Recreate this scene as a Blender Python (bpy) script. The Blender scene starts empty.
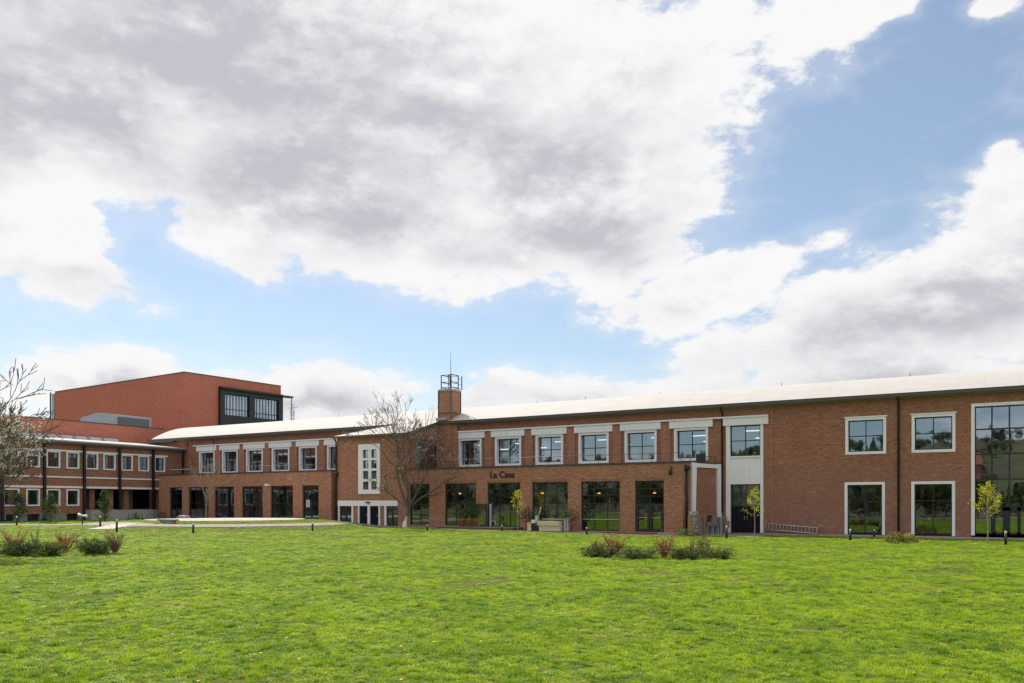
import bpy, math, random
from mathutils import Vector, Matrix, noise as mnoise

PI = math.pi
rad = math.radians
sc = bpy.context.scene
col = sc.collection

# ------------------------------------------------------------------ camera
HEAD = math.atan2(0.5105, 0.8599)
CAMZ = 2.3
FOC = 820.0
cd = bpy.data.cameras.new('camera')
cam = bpy.data.objects.new('camera', cd)
col.objects.link(cam)
cam.location = (0, 0, CAMZ)
cam.rotation_euler = (rad(90), 0, HEAD)
cd.sensor_width = 36
cd.lens = FOC / 1024 * 36
cd.shift_y = (503 - 341.5) / 1024
cd.clip_start = 0.1
cd.clip_end = 4000
sc.camera = cam

SUN_EL = rad(54)
SUN_AZ = rad(-60)          # measured from +Y towards +X
sun_dir = Vector((math.sin(SUN_AZ) * math.cos(SUN_EL), math.cos(SUN_AZ) * math.cos(SUN_EL), math.sin(SUN_EL)))

# ------------------------------------------------------------------ sky
class NT:
    """small helper for node trees"""
    def __init__(s, tree):
        s.t = tree; s.n = tree.nodes; s.l = tree.links
    def add(s, typ, **kw):
        n = s.n.new(typ)
        for k, v in kw.items(): setattr(n, k, v)
        return n
    def put(s, sock, v):
        if isinstance(v, bpy.types.NodeSocket): s.l.new(v, sock)
        elif v is not None: sock.default_value = v
    def math(s, op, a, b=None, c=None, clamp=False):
        n = s.add('ShaderNodeMath', operation=op, use_clamp=clamp)
        s.put(n.inputs[0], a)
        if b is not None: s.put(n.inputs[1], b)
        if c is not None: s.put(n.inputs[2], c)
        return n.outputs[0]
    def mix(s, fac, a, b, blend='MIX'):
        n = s.add('ShaderNodeMix', data_type='RGBA', blend_type=blend)
        s.put(n.inputs[0], fac)
        s.put(n.inputs[6], a if isinstance(a, bpy.types.NodeSocket) else (*a, 1)[:4])
        s.put(n.inputs[7], b if isinstance(b, bpy.types.NodeSocket) else (*b, 1)[:4])
        return n.outputs[2]
    def noise(s, vec, scale, detail=4, rough=.5, dist=0, out=0):
        n = s.add('ShaderNodeTexNoise')
        if vec is not None: s.l.new(vec, n.inputs['Vector'])
        n.inputs['Scale'].default_value = scale; n.inputs['Detail'].default_value = detail
        n.inputs['Roughness'].default_value = rough; n.inputs['Distortion'].default_value = dist
        return n.outputs[out]
    def ramp(s, fac, a, b, lo=0., hi=1., smooth=True):
        n = s.add('ShaderNodeMapRange', interpolation_type='SMOOTHSTEP' if smooth else 'LINEAR')
        s.put(n.inputs[0], fac); n.inputs[1].default_value = a; n.inputs[2].default_value = b
        n.inputs[3].default_value = lo; n.inputs[4].default_value = hi
        return n.outputs[0]
    def mapping(s, vec, loc=(0, 0, 0), rot=(0, 0, 0), scale=(1, 1, 1), typ='POINT'):
        n = s.add('ShaderNodeMapping', vector_type=typ)
        s.l.new(vec, n.inputs[0])
        n.inputs['Location'].default_value = loc; n.inputs['Rotation'].default_value = rot
        n.inputs['Scale'].default_value = scale
        return n.outputs[0]

def make_world():
    w = bpy.data.worlds.new('World'); sc.world = w; w.use_nodes = True
    N = NT(w.node_tree); N.n.clear()
    out = N.add('ShaderNodeOutputWorld'); bg = N.add('ShaderNodeBackground')
    N.l.new(bg.outputs[0], out.inputs[0]); bg.inputs[1].default_value = 0.1
    sky = N.add('ShaderNodeTexSky', sky_type='NISHITA', sun_disc=False)
    sky.sun_elevation = SUN_EL; sky.sun_rotation = SUN_AZ
    sky.air_density = 1.0; sky.dust_density = 0.6; sky.ozone_density = 1.3
    tc = N.add('ShaderNodeTexCoord').outputs['Generated']
    rot = N.add('ShaderNodeVectorRotate', rotation_type='Z_AXIS')
    N.l.new(tc, rot.inputs['Vector']); rot.inputs['Angle'].default_value = -HEAD
    sep = N.add('ShaderNodeSeparateXYZ'); N.l.new(rot.outputs[0], sep.inputs[0])
    az = N.math('MULTIPLY', N.math('ARCTAN2', sep.outputs[0], sep.outputs[1]), 57.2958)
    el = N.math('MULTIPLY', N.math('ARCSINE', sep.outputs[2]), 57.2958)
    cmb = N.add('ShaderNodeCombineXYZ'); N.put(cmb.inputs[0], az); N.put(cmb.inputs[1], el)
    ae = cmb.outputs[0]
    # warp the outline of every bank so that no ellipse shows
    wn = N.noise(tc, 5.0, 3, .55, out=1)
    wv = N.add('ShaderNodeVectorMath', operation='MULTIPLY_ADD')
    N.l.new(wn, wv.inputs[0]); wv.inputs[1].default_value = (11, 7, 0); wv.inputs[2].default_value = (-5.5, -3.5, 0)
    ad = N.add('ShaderNodeVectorMath', operation='ADD'); N.l.new(ae, ad.inputs[0]); N.l.new(wv.outputs[0], ad.inputs[1])
    aew = ad.outputs[0]

    def blob(u, v, rx, ry, rz=0, src=None):
        a = math.atan((u - 512) / FOC); e = math.atan((503 - v) / FOC * math.cos(a))
        k = math.cos(a) ** 2; ke = math.cos(e) * math.cos(a) * math.cos(e)
        m = N.mapping(src or aew, loc=(math.degrees(a), math.degrees(e), 0), rot=(0, 0, rad(rz)),
                      scale=(rx / FOC * 57.3 * k, ry / FOC * 57.3 * ke, 1), typ='TEXTURE')
        g = N.add('ShaderNodeTexGradient', gradient_type='SPHERICAL'); N.l.new(m, g.inputs[0])
        return g.outputs[1]
    def union(lst):
        acc = None
        for b in lst:
            w_ = b[5] if len(b) > 5 else 1.0
            o = N.math('MULTIPLY', blob(*b[:5]), w_)
            acc = o if acc is None else N.math('SMOOTH_MAX', acc, o, .12)
        return acc
    bank = union([
        (300, 20, 620, 250, 0, 1.5), (60, 110, 320, 165, 0, 1.4), (330, 190, 330, 130, -8, 1.35), (560, 190, 240, 165, 0, 1.35),
        (640, 60, 230, 200, 0, 1.1), (800, 10, 230, 85, 12, 1.0), (690, 215, 95, 55, 0, .9), (480, 265, 160, 62, 0, 1.0),
        (40, 275, 165, 78, -6, 1.1), (-30, 250, 100, 80), (940, 315, 390, 92, 8, 1.35), (1020, 235, 150, 95, 10, 1.1), (720, 292, 235, 50, 10, 1.15), (880, 12, 150, 42, 12, .9),
        (1010, 170, 60, 40, 0, .8), (1020, 5, 85, 42, 0, .9),
        (95, 383, 170, 58, 0, .95), (320, 398, 200, 60, 0, .95), (570, 398, 210, 68, 0, .95), (880, 385, 420, 60, 0, 1.2)])
    clear = union([(880, 130, 185, 130, 20, 1.1), (270, 305, 260, 42, -6, .8), (480, 335, 240, 34, 0, .9), (140, 335, 120, 22, 0, .8), (570, 340, 130, 24, 0, .8)])
    # out of view: made-up broken cloud, whitened to fill the shaded walls
    away = N.ramp(N.math('ABSOLUTE', az), 38, 60)
    away2 = N.ramp(el, 36, 50)
    aw = N.math('MAXIMUM', away, away2)
    gen = N.math('MULTIPLY', N.ramp(N.noise(tc, 2.6, 2, .5), .30, .56, 0, 1.0), N.ramp(el, 5, 20, .35, 1))
    S = N.math('SUBTRACT', bank, N.math('MULTIPLY', clear, .55))
    mixS = N.add('ShaderNodeMix', data_type='FLOAT')
    N.put(mixS.inputs[0], aw); N.put(mixS.inputs[2], S); N.put(mixS.inputs[3], gen)
    S = mixS.outputs[0]

    # puffs; flattened towards the horizon like real decks seen from below
    def puffs(dx, dz):
        v = N.mapping(tc, loc=(dx, 0, dz), scale=(1, 1, 1.9))
        n1 = N.noise(v, 6.5, 12, .58, .25)
        n2 = N.noise(v, 19, 8, .6, .2)
        n3 = N.noise(v, 46, 5, .6, .2)
        return N.math('ADD', N.math('ADD', N.math('MULTIPLY', n1, .62), N.math('MULTIPLY', n2, .26)), N.math('MULTIPLY', n3, .12))
    P = puffs(0, 0)
    Q = puffs(-.014, .034)
    D = N.math('ADD', S, N.math('MULTIPLY', N.math('SUBTRACT', P, .5), 2.75))
    mask = N.ramp(D, .22, .50)
    # thin veils round the banks
    veil = N.math('MULTIPLY', N.ramp(D, -.15, .5), .28)
    mask = N.math('MAXIMUM', mask, veil)
    # shade: deep cloud is grey underneath, rims glow
    grey = union([(440, 245, 190, 42, -8, 1.2), (620, 255, 110, 34, 0, 1.2), (200, 60, 560, 150, 0, 1.2), (90, 130, 330, 110, 0, 1.35), (480, 150, 240, 90, 0, 1.3), (560, 240, 190, 55, 0, 1.4), (250, 170, 330, 70, -5, 1.1),
                  (850, 350, 330, 62, 5, 1.2), (980, 300, 180, 50, 0, 1.1), (660, 160, 90, 50, 0, .6), (560, 392, 200, 26, 0, 1.2), (330, 396, 200, 22, 0, 1.1), (120, 388, 110, 22, 0, 1.0), (880, 390, 300, 40, 0, 1.1), (70, 300, 110, 30, 0, .9)])
    gS = N.math('MAXIMUM', grey, N.math('MULTIPLY', aw, N.ramp(S, .45, 1.0, 0, .3)))
    relief = N.math('MULTIPLY', N.math('SUBTRACT', P, Q), 4.0)
    soft = N.noise(N.mapping(tc, scale=(1, 1, 2.2)), 5.0, 7, .52, .4)
    G = N.math('ADD', N.math('SUBTRACT', N.math('MULTIPLY', gS, 1.15), relief), N.math('MULTIPLY', N.math('SUBTRACT', soft, .5), 2.0))
    deep = N.ramp(D, .45, 1.05)
    G = N.math('MULTIPLY', N.ramp(G, -.15, 1.25), N.math('MULTIPLY_ADD', deep, .75, .25))
    ccol = N.mix(G, (8.2, 8.15, 8.2), (4.75, 4.8, 5.2))
    # blue sky tuned paler near the horizon by the atmosphere itself
    skyc = N.mix(1.0, sky.outputs[0], (1.12, 1.12, 1.08), 'MULTIPLY')          # thin high haze lifts the blue
    skyc = N.mix(.12, skyc, (6.6, 7.2, 8.2))
    fin = N.mix(mask, skyc, ccol)
    N.l.new(fin, bg.inputs[0])
    w.cycles.sampling_method = 'MANUAL'; w.cycles.sample_map_resolution = 512
make_world()

sl = bpy.data.lights.new('sun', 'SUN'); sl.energy = 3.6; sl.angle = rad(.6); sl.color = (1, .95, .87)
so = bpy.data.objects.new('sun', sl); col.objects.link(so)
so.rotation_euler = (-sun_dir).to_track_quat('-Z', 'Y').to_euler()
so.location = (-40, 20, 60)
sc.view_settings.view_transform = 'Standard'; sc.view_settings.look = 'None'
sc.view_settings.exposure = 0.22; sc.view_settings.gamma = 1
sc.view_settings.use_curve_mapping = False
sc.cycles.max_bounces = 8; sc.cycles.transparent_max_bounces = 24
sc.cycles.use_denoising = True; sc.cycles.denoising_prefilter = 'NONE'
sc.cycles.sample_clamp_indirect = 6

# ------------------------------------------------------------------ geometry helpers
F2 = Vector((-0.5105, 0.8599)); R2 = Vector((0.8599, 0.5105))
def ray(u, v=503):
    t = (u - 512) / FOC
    return Vector((F2.x + R2.x * t, F2.y + R2.y * t, (503 - v) / FOC))
def onY(u, v, Y):                        # where the sight line meets the plane y = Y
    r = ray(u, v); k = Y / r.y
    return Vector((r.x * k, Y, CAMZ + r.z * k))
def onX(u, v, X):
    r = ray(u, v); k = X / r.x
    return Vector((X, r.y * k, CAMZ + r.z * k))
def gp(u, v, z=0.0):                     # ground point
    r = ray(u, v); k = (CAMZ - z) / -r.z
    return Vector((r.x * k, r.y * k, z))

OFF = {}
def tag(o, label=None, cat=None, group=None, kind=None):
    if label: o['label'] = label
    if cat: o['category'] = cat
    if group: o['group'] = group
    if kind: o['kind'] = kind
    return o
def empty(name, loc, label, cat, group=None, rz=0):
    o = bpy.data.objects.new(name, None); col.objects.link(o)
    o.location = loc; o.rotation_euler.z = rz; o.empty_display_size = .3
    OFF[o.name] = Vector((0, 0, 0)) if rz else Vector(loc)
    return tag(o, label, cat, group)
def copy_tree(o, parent=None):
    c = o.copy(); col.objects.link(c); c.parent = parent
    OFF[c.name] = OFF.get(o.name, Vector((0, 0, 0)))
    for ch in o.children: copy_tree(ch, c)
    return c

class MB:
    def __init__(s): s.v = []; s.f = []; s.uv = []; s.m = []; s.sm = []
    def quad(s, pts, uvs=None, mi=0, smooth=False):
        b = len(s.v); s.v += [tuple(p) for p in pts]; s.f.append(tuple(range(b, b + len(pts))))
        s.uv.append(uvs if uvs else [(p[0] + p[1], p[2]) for p in pts]); s.m.append(mi); s.sm.append(smooth)
    def box(s, x0, x1, y0, y1, z0, z1, mi=0):
        q = s.quad
        q([(x0, y0, z0), (x1, y0, z0), (x1, y0, z1), (x0, y0, z1)], [(x0, z0), (x1, z0), (x1, z1), (x0, z1)], mi)
        q([(x1, y1, z0), (x0, y1, z0), (x0, y1, z1), (x1, y1, z1)], [(x1, z0), (x0, z0), (x0, z1), (x1, z1)], mi)
        q([(x1, y0, z0), (x1, y1, z0), (x1, y1, z1), (x1, y0, z1)], [(y0, z0), (y1, z0), (y1, z1), (y0, z1)], mi)
        q([(x0, y1, z0), (x0, y0, z0), (x0, y0, z1), (x0, y1, z1)], [(y1, z0), (y0, z0), (y0, z1), (y1, z1)], mi)
        q([(x0, y0, z1), (x1, y0, z1), (x1, y1, z1), (x0, y1, z1)], [(x0, y0), (x1, y0), (x1, y1), (x0, y1)], mi)
        q([(x0, y1, z0), (x1, y1, z0), (x1, y0, z0), (x0, y0, z0)], [(x0, y1), (x1, y1), (x1, y0), (x0, y0)], mi)
        return s
    def hexa(s, p, mi=0):
        """8 points: bottom 0-3 counterclockwise, top 4-7"""
        for ids in ((0, 3, 2, 1), (4, 5, 6, 7), (0, 1, 5, 4), (1, 2, 6, 5), (2, 3, 7, 6), (3, 0, 4, 7)):
            s.quad([p[i] for i in ids], None, mi)
        return s
    def tube(s, pts, rs, n=6, mi=0, cap=True):
        pts = [Vector(p) for p in pts]
        if not isinstance(rs, (list, tuple)): rs = [rs] * len(pts)
        rings = []
        up = Vector((.3, .1, 1)).normalized()
        for i, p in enumerate(pts):
            d = (pts[min(i + 1, len(pts) - 1)] - pts[max(i - 1, 0)]).normalized()
            a = d.cross(up)
            if a.length < .05: a = d.cross(Vector((1, 0, 0)))
            a.normalize(); b = d.cross(a)
            base = len(s.v)
            for k in range(n):
                an = 2 * PI * k / n
                s.v.append(tuple(p + (a * math.cos(an) + b * math.sin(an)) * rs[i]))
            rings.append(base)
        for i in range(len(rings) - 1):
            for k in range(n):
                k2 = (k + 1) % n
                s.f.append((rings[i] + k, rings[i] + k2, rings[i + 1] + k2, rings[i + 1] + k))
                s.uv.append([(k / n, i), (k2 / n, i), (k2 / n, i + 1), (k / n, i + 1)]); s.m.append(mi); s.sm.append(n > 4)
        if cap:
            for base, rev in ((rings[0], True), (rings[-1], False)):
                idx = [base + k for k in range(n)]
                if rev: idx.reverse()
                s.f.append(tuple(idx)); s.uv.append([(0, 0)] * n); s.m.append(mi); s.sm.append(False)
        return s
    def lathe(s, prof, cx=0, cy=0, n=16, mi=0, smooth=True):
        b = len(s.v)
        for r, z in prof:
            for k in range(n):
                a = 2 * PI * k / n; s.v.append((cx + r * math.cos(a), cy + r * math.sin(a), z))
        for i in range(len(prof) - 1):
            for k in range(n):
                k2 = (k + 1) % n
                s.f.append((b + i * n + k, b + i * n + k2, b + (i + 1) * n + k2, b + (i + 1) * n + k))
                s.uv.append([(k / n, i)] * 4); s.m.append(mi); s.sm.append(smooth)
        return s
    def build(s, name, mats, parent=None, keep=False):
        if not isinstance(mats, (list, tuple)): mats = [mats]
        xs = [v[0] for v in s.v]; ys = [v[1] for v in s.v]; zs = [v[2] for v in s.v]
        o = Vector(((min(xs) + max(xs)) / 2, (min(ys) + max(ys)) / 2, min(zs)))
        if keep: o = Vector((0, 0, 0))
        me = bpy.data.meshes.new(name)
        me.from_pydata([(v[0] - o.x, v[1] - o.y, v[2] - o.z) for v in s.v], [], s.f)
        uvl = me.uv_layers.new(name='UVMap')
        flat = [c for poly in s.uv for uv in poly for c in uv]
        uvl.data.foreach_set('uv', flat)
        for m in mats: me.materials.append(m)
        me.polygons.foreach_set('material_index', s.m)
        me.polygons.foreach_set('use_smooth', s.sm)
        me.update()
        ob = bpy.data.objects.new(name, me); col.objects.link(ob)
        if parent is not None:
            ob.parent = parent; ob.location = o - OFF.get(parent.name, Vector((0, 0, 0)))
        else: ob.location = o
        OFF[ob.name] = o
        return ob

class Fr:
    """a facade plane: s runs along it, d goes into the building, z is up"""
    def __init__(s, o, u, n): s.o = Vector(o); s.u = Vector(u); s.n = Vector(n)
    def p(s, a, d, z): return s.o + s.u * a + s.n * d + Vector((0, 0, z))
def fbox(mb, fr, s0, s1, d0, d1, z0, z1, mi=0):
    P = fr.p
    def q(a, uv): mb.quad([P(*c) for c in a], uv, mi)
    q([(s0, d0, z0), (s1, d0, z0), (s1, d0, z1), (s0, d0, z1)], [(s0, z0), (s1, z0), (s1, z1), (s0, z1)])
    q([(s1, d1, z0), (s0, d1, z0), (s0, d1, z1), (s1, d1, z1)], [(s1, z0), (s0, z0), (s0, z1), (s1, z1)])
    q([(s1, d0, z0), (s1, d1, z0), (s1, d1, z1), (s1, d0, z1)], [(d0, z0), (d1, z0), (d1, z1), (d0, z1)])
    q([(s0, d1, z0), (s0, d0, z0), (s0, d0, z1), (s0, d1, z1)], [(d1, z0), (d0, z0), (d0, z1), (d1, z1)])
    q([(s0, d0, z1), (s1, d0, z1), (s1, d1, z1), (s0, d1, z1)], [(s0, d0), (s1, d0), (s1, d1), (s0, d1)])
    q([(s0, d1, z0), (s1, d1, z0), (s1, d0, z0), (s0, d0, z0)], [(s0, d1), (s1, d1), (s1, d0), (s0, d0)])
def fwall(mb, fr, s0, s1, z0, z1, th, ops, mi=0, back=True):
    """wall with openings [(a0,a1,b0,b1)], reveals included"""
    ops = [(max(a, s0), min(b, s1), max(c, z0), min(d, z1)) for a, b, c, d in ops]
    ss = sorted({s0, s1, *[o[0] for o in ops], *[o[1] for o in ops]})
    P = fr.p
    for a, b in zip(ss[:-1], ss[1:]):
        if b - a < 1e-5: continue
        m = (a + b) / 2
        cut = sorted([(o[2], o[3]) for o in ops if o[0] < m < o[1]])
        z = z0; spans = []
        for c, d in cut:
            if c > z + 1e-5: spans.append((z, c))
            z = max(z, d)
        if z < z1 - 1e-5: spans.append((z, z1))
        for c, d in spans:
            mb.quad([P(a, 0, c), P(b, 0, c), P(b, 0, d), P(a, 0, d)], [(a, c), (b, c), (b, d), (a, d)], mi)
            if back: mb.quad([P(b, th, c), P(a, th, c), P(a, th, d), P(b, th, d)], [(b, c), (a, c), (a, d), (b, d)], mi)
    for a, b, c, d in ops:
        e = 1e-4
        if a > s0 + e: mb.quad([P(a, 0, c), P(a, th, c), P(a, th, d), P(a, 0, d)], [(0, c), (th, c), (th, d), (0, d)], mi)
        if b < s1 - e: mb.quad([P(b, th, c), P(b, 0, c), P(b, 0, d), P(b, th, d)], [(th, c), (0, c), (0, d), (th, d)], mi)
        if d < z1 - e: mb.quad([P(a, 0, d), P(a, th, d), P(b, th, d), P(b, 0, d)], [(a, 0), (a, th), (b, th), (b, 0)], mi)
        if c > z0 + e: mb.quad([P(a, 0, c), P(b, 0, c), P(b, th, c), P(a, th, c)], [(a, 0), (b, 0), (b, th), (a, th)], mi)
    for a, fl in ((s0, 1), (s1, 0)):
        mb.quad([P(a, 0, z0), P(a, th, z0), P(a, th, z1), P(a, 0, z1)][::1 if fl else -1], [(0, z0), (th, z0), (th, z1), (0, z1)][::1 if fl else -1], mi)
    mb.quad([P(s0, 0, z1), P(s1, 0, z1), P(s1, th, z1), P(s0, th, z1)], [(s0, 0), (s1, 0), (s1, th), (s0, th)], mi)

# ------------------------------------------------------------------ materials
def new_mat(name):
    m = bpy.data.materials.new(name); m.use_nodes = True
    N = NT(m.node_tree); b = m.node_tree.nodes['Principled BSDF']
    return m, N, b
def flat_mat(name, c, rough=.6, var=.12, scale=3, metal=0, spec=.5, bump=0):
    m, N, b = new_mat(name)
    tc = N.add('ShaderNodeTexCoord').outputs['Object']
    f = N.noise(tc, scale, 5, .6)
    lo = tuple(x * (1 - var) for x in c); hi = tuple(min(1, x * (1 + var)) for x in c)
    N.put(b.inputs['Base Color'], N.mix(f, lo, hi))
    b.inputs['Roughness'].default_value = rough; b.inputs['Metallic'].default_value = metal
    b.inputs['Specular IOR Level'].default_value = spec
    if bump:
        bn = N.add('ShaderNodeBump'); bn.inputs['Strength'].default_value = bump; bn.inputs['Distance'].default_value = .02
        N.l.new(N.noise(tc, scale * 8, 5), bn.inputs['Height']); N.l.new(bn.outputs[0], b.inputs['Normal'])
    return m
def brick_mat(name, c1, c2, mortar, bw=.25, bh=.075, stain=.5, pale=(.42, .33, .26), pale_amt=.25, stack=False, mott=1.0):
    m, N, b = new_mat(name)
    uv = N.add('ShaderNodeTexCoord').outputs['UV']
    br = N.add('ShaderNodeTexBrick')
    N.l.new(uv, br.inputs['Vector'])
    br.inputs['Scale'].default_value = 1
    br.inputs['Brick Width'].default_value = bw; br.inputs['Row Height'].default_value = bh
    br.inputs['Mortar Size'].default_value = .008; br.inputs['Bias'].default_value = -.1
    br.inputs['Mortar Smooth'].default_value = .3
    if stack: br.offset = 0
    br.inputs['Color1'].default_value = (*c1, 1); br.inputs['Color2'].default_value = (*c2, 1); br.inputs['Mortar'].default_value = (*mortar, 1)
    # courses fired differently: long thin streaks
    st = N.noise(N.mapping(uv, scale=(.9, 9, 1)), 1.6, 6, .65)
    c = N.mix(N.ramp(st, .35, .7, 0, .55), br.outputs['Color'], tuple(x * .62 for x in c2))
    # single odd bricks
    od = N.noise(N.mapping(uv, scale=(1 / bw * .9, 1 / bh * .9, 1)), 1.0, 1, .5)
    c = N.mix(N.ramp(od, .62, .72, 0, .5), c, pale)
    mid = N.noise(N.mapping(uv, scale=(1, 2.6, 1)), 1.9, 4, .7)
    c = N.mix(N.ramp(mid, .40, .62, 0, .6 * mott), c, tuple(x * .48 for x in c1))
    fine = N.noise(N.mapping(uv, loc=(3, 17, 0), scale=(1, 2.2, 1)), 5.5, 3, .75)
    c = N.mix(N.ramp(fine, .46, .64, 0, .45 * mott), c, tuple(x * .45 for x in c1))
    c = N.mix(N.ramp(fine, .48, .30, 0, .5 * mott), c, pale)
    mid2 = N.noise(N.mapping(uv, loc=(31, 9, 0), scale=(1, 3.2, 1)), 2.6, 4, .7)
    c = N.mix(N.ramp(mid2, .48, .66, 0, .65 * mott), c, (c1[0] * 1.28, c1[1] * 1.12, c1[2] * .95))
    big = N.noise(uv, .35, 5, .6)
    c = N.mix(N.ramp(big, .35, .68, 0, stain), c, tuple(x * .55 for x in c1))
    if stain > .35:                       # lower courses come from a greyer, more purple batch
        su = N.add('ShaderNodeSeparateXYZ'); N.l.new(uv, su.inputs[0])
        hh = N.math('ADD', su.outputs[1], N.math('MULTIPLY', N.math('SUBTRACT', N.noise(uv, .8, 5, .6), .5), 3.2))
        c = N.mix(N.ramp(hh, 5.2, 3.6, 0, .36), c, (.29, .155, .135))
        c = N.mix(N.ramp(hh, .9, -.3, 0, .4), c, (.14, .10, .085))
    pl = N.noise(N.mapping(uv, loc=(7, 3, 0), scale=(.5, 1.3, 1)), .8, 8, .7)
    c = N.mix(N.ramp(pl, .56, .74, 0, pale_amt), c, pale)
    N.put(b.inputs['Base Color'], c); b.inputs['Roughness'].default_value = .9; b.inputs['Specular IOR Level'].default_value = .25
    bn = N.add('ShaderNodeBump'); bn.inputs['Strength'].default_value = .5; bn.inputs['Distance'].default_value = .015
    h = N.math('ADD', N.math('MULTIPLY', br.outputs['Fac'], -1), N.noise(uv, 30, 4))
    N.put(bn.inputs['Height'], h); N.l.new(bn.outputs[0], b.inputs['Normal'])
    return m
def glass_mat(name, refl=.26, tint=(.42, .47, .47), wav=.25):
    m = bpy.data.materials.new(name); m.use_nodes = True
    N = NT(m.node_tree); N.n.clear()
    out = N.add('ShaderNodeOutputMaterial'); mx = N.add('ShaderNodeMixShader')
    tr = N.add('ShaderNodeBsdfTransparent'); tr.inputs[0].default_value = (*tint, 1)
    gl = N.add('ShaderNodeBsdfGlossy'); gl.inputs['Roughness'].default_value = .015; gl.inputs[0].default_value = (.74, .86, 1, 1)
    fr = N.add('ShaderNodeFresnel'); fr.inputs[0].default_value = 1.5
    tc = N.add('ShaderNodeTexCoord').outputs['Object']
    bn = N.add('ShaderNodeBump'); bn.inputs['Strength'].default_value = wav; bn.inputs['Distance'].default_value = .012
    N.l.new(N.noise(tc, .9, 2), bn.inputs['Height']); N.l.new(bn.outputs[0], gl.inputs['Normal'])
    fac = N.math('ADD', N.math('MULTIPLY', fr.outputs[0], .9), refl, clamp=True)
    N.l.new(fac, mx.inputs[0]); N.l.new(tr.outputs[0], mx.inputs[1]); N.l.new(gl.outputs[0], mx.inputs[2])
    N.l.new(mx.outputs[0], out.inputs[0])
    return m
def emit_mat(name, c, s):
    m, N, b = new_mat(name)
    b.inputs['Base Color'].default_value = (*c, 1); b.inputs['Emission Color'].default_value = (*c, 1); b.inputs['Emission Strength'].default_value = s
    return m
def leaf_mat(name, c1, c2, trans=.35, rough=.55, scale=1.2):
    m = bpy.data.materials.new(name); m.use_nodes = True
    N = NT(m.node_tree); b = m.node_tree.nodes['Principled BSDF']; out = m.node_tree.nodes['Material Output']
    g = N.add('ShaderNodeNewGeometry').outputs['Position']
    oi = N.add('ShaderNodeObjectInfo').outputs['Random']
    n1 = N.noise(g, scale * 6, 3); n2 = N.noise(g, scale, 3, .6)
    f = N.math('ADD', N.math('MULTIPLY', n1, .5), N.math('MULTIPLY', n2, .5))
    f = N.math('ADD', N.ramp(f, .36, .64), N.math('MULTIPLY', N.math('SUBTRACT', oi, .5), .5), clamp=True)
    c = N.mix(f, c1, c2)
    N.put(b.inputs['Base Color'], c); b.inputs['Roughness'].default_value = rough; b.inputs['Specular IOR Level'].default_value = .35
    t = N.add('ShaderNodeBsdfTranslucent'); N.put(t.inputs[0], c)
    mx = N.add('ShaderNodeMixShader'); mx.inputs[0].default_value = trans
    N.l.new(b.outputs[0], mx.inputs[1]); N.l.new(t.outputs[0], mx.inputs[2]); N.l.new(mx.outputs[0], out.inputs[0])
    return m

M = {}
M['brick'] = brick_mat('old_brick', (.45, .198, .116), (.28, .128, .085), (.39, .30, .235), stain=.42, pale=(.50, .37, .29), pale_amt=.6)
M['brick_b'] = brick_mat('warm_brick', (.52, .24, .145), (.335, .152, .10), (.42, .33, .26), stain=.25, pale=(.58, .42, .33), pale_amt=.45)
M['brick_w'] = brick_mat('wing_brick', (.42, .19, .12), (.27, .125, .085), (.38, .30, .24), stain=.25, pale=(.48, .35, .28), pale_amt=.4)
M['clay'] = brick_mat('terracotta_cladding', (.62, .22, .15), (.54, .19, .13), (.37, .135, .095), bw=.6, bh=.3, mott=.18, stain=.16, pale=(.42, .15, .1), pale_amt=.12, stack=True)
M['white'] = flat_mat('white_paint', (.84, .83, .86), .6, .06, 1.5)
M['plaster'] = flat_mat('white_plaster', (.82, .80, .84), .75, .05, .8)
def streaked(m):
    N = NT(m.node_tree); b = m.node_tree.nodes['Principled BSDF']; src = b.inputs['Base Color'].links[0].from_socket
    g = N.add('ShaderNodeNewGeometry').outputs['Position']
    st = N.noise(N.mapping(g, scale=(5, 5, .5)), 1.0, 6, .65)
    N.put(b.inputs['Base Color'], N.mix(N.ramp(st, .5, .75, 0, .35), src, (.5, .48, .45)))
streaked(M['white']); streaked(M['plaster'])
M['dark'] = flat_mat('dark_steel', (.014, .017, .021), .4, .2, 4)
M['panel'] = flat_mat('dark_door_panel', (.010, .013, .018), .8, .2, 2, spec=.15)
M['gutter'] = flat_mat('grey_gutter_metal', (.085, .083, .08), .5, .25, 2)
M['soffit'] = flat_mat('soffit_board', (.27, .24, .22), .8, .15, 2)
M['coping'] = flat_mat('dark_coping', (.05, .052, .058), .5, .3, 2)
M['glass'] = glass_mat('window_glass', .33, wav=.12)
M['glass_low'] = glass_mat('shopfront_glass', .2, (.5, .53, .52), wav=.3)
M['glass_tower'] = glass_mat('tower_glass', .35, (.5, .56, .62))
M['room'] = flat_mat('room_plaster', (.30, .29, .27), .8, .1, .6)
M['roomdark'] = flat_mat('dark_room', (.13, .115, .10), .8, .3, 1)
M['floor'] = flat_mat('room_floor', (.12, .10, .085), .5, .2, 1)
M['grey'] = flat_mat('grey_render', (.22, .23, .255), .85, .12, 1.2, bump=.2)
M['concrete'] = flat_mat('concrete', (.36, .35, .335), .85, .18, 1.5, bump=.2)
M['metal'] = flat_mat('galvanised_metal', (.42, .44, .47), .45, .12, 2, metal=.3)
M['louver'] = flat_mat('grey_louver', (.16, .165, .18), .5, .15, 2)
M['terracotta'] = flat_mat('terracotta_pot', (.38, .13, .07), .75, .15, 5)
M['timber'] = flat_mat('raw_timber', (.30, .17, .085), .7, .2, 8)
M['paletimber'] = flat_mat('pale_timber', (.62, .52, .36), .7, .12, 6)
M['alu'] = flat_mat('aluminium', (.5, .5, .5), .4, .1, 5, metal=.4)
M['black'] = flat_mat('black_paint', (.015, .015, .017), .5, .2, 5)
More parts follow.
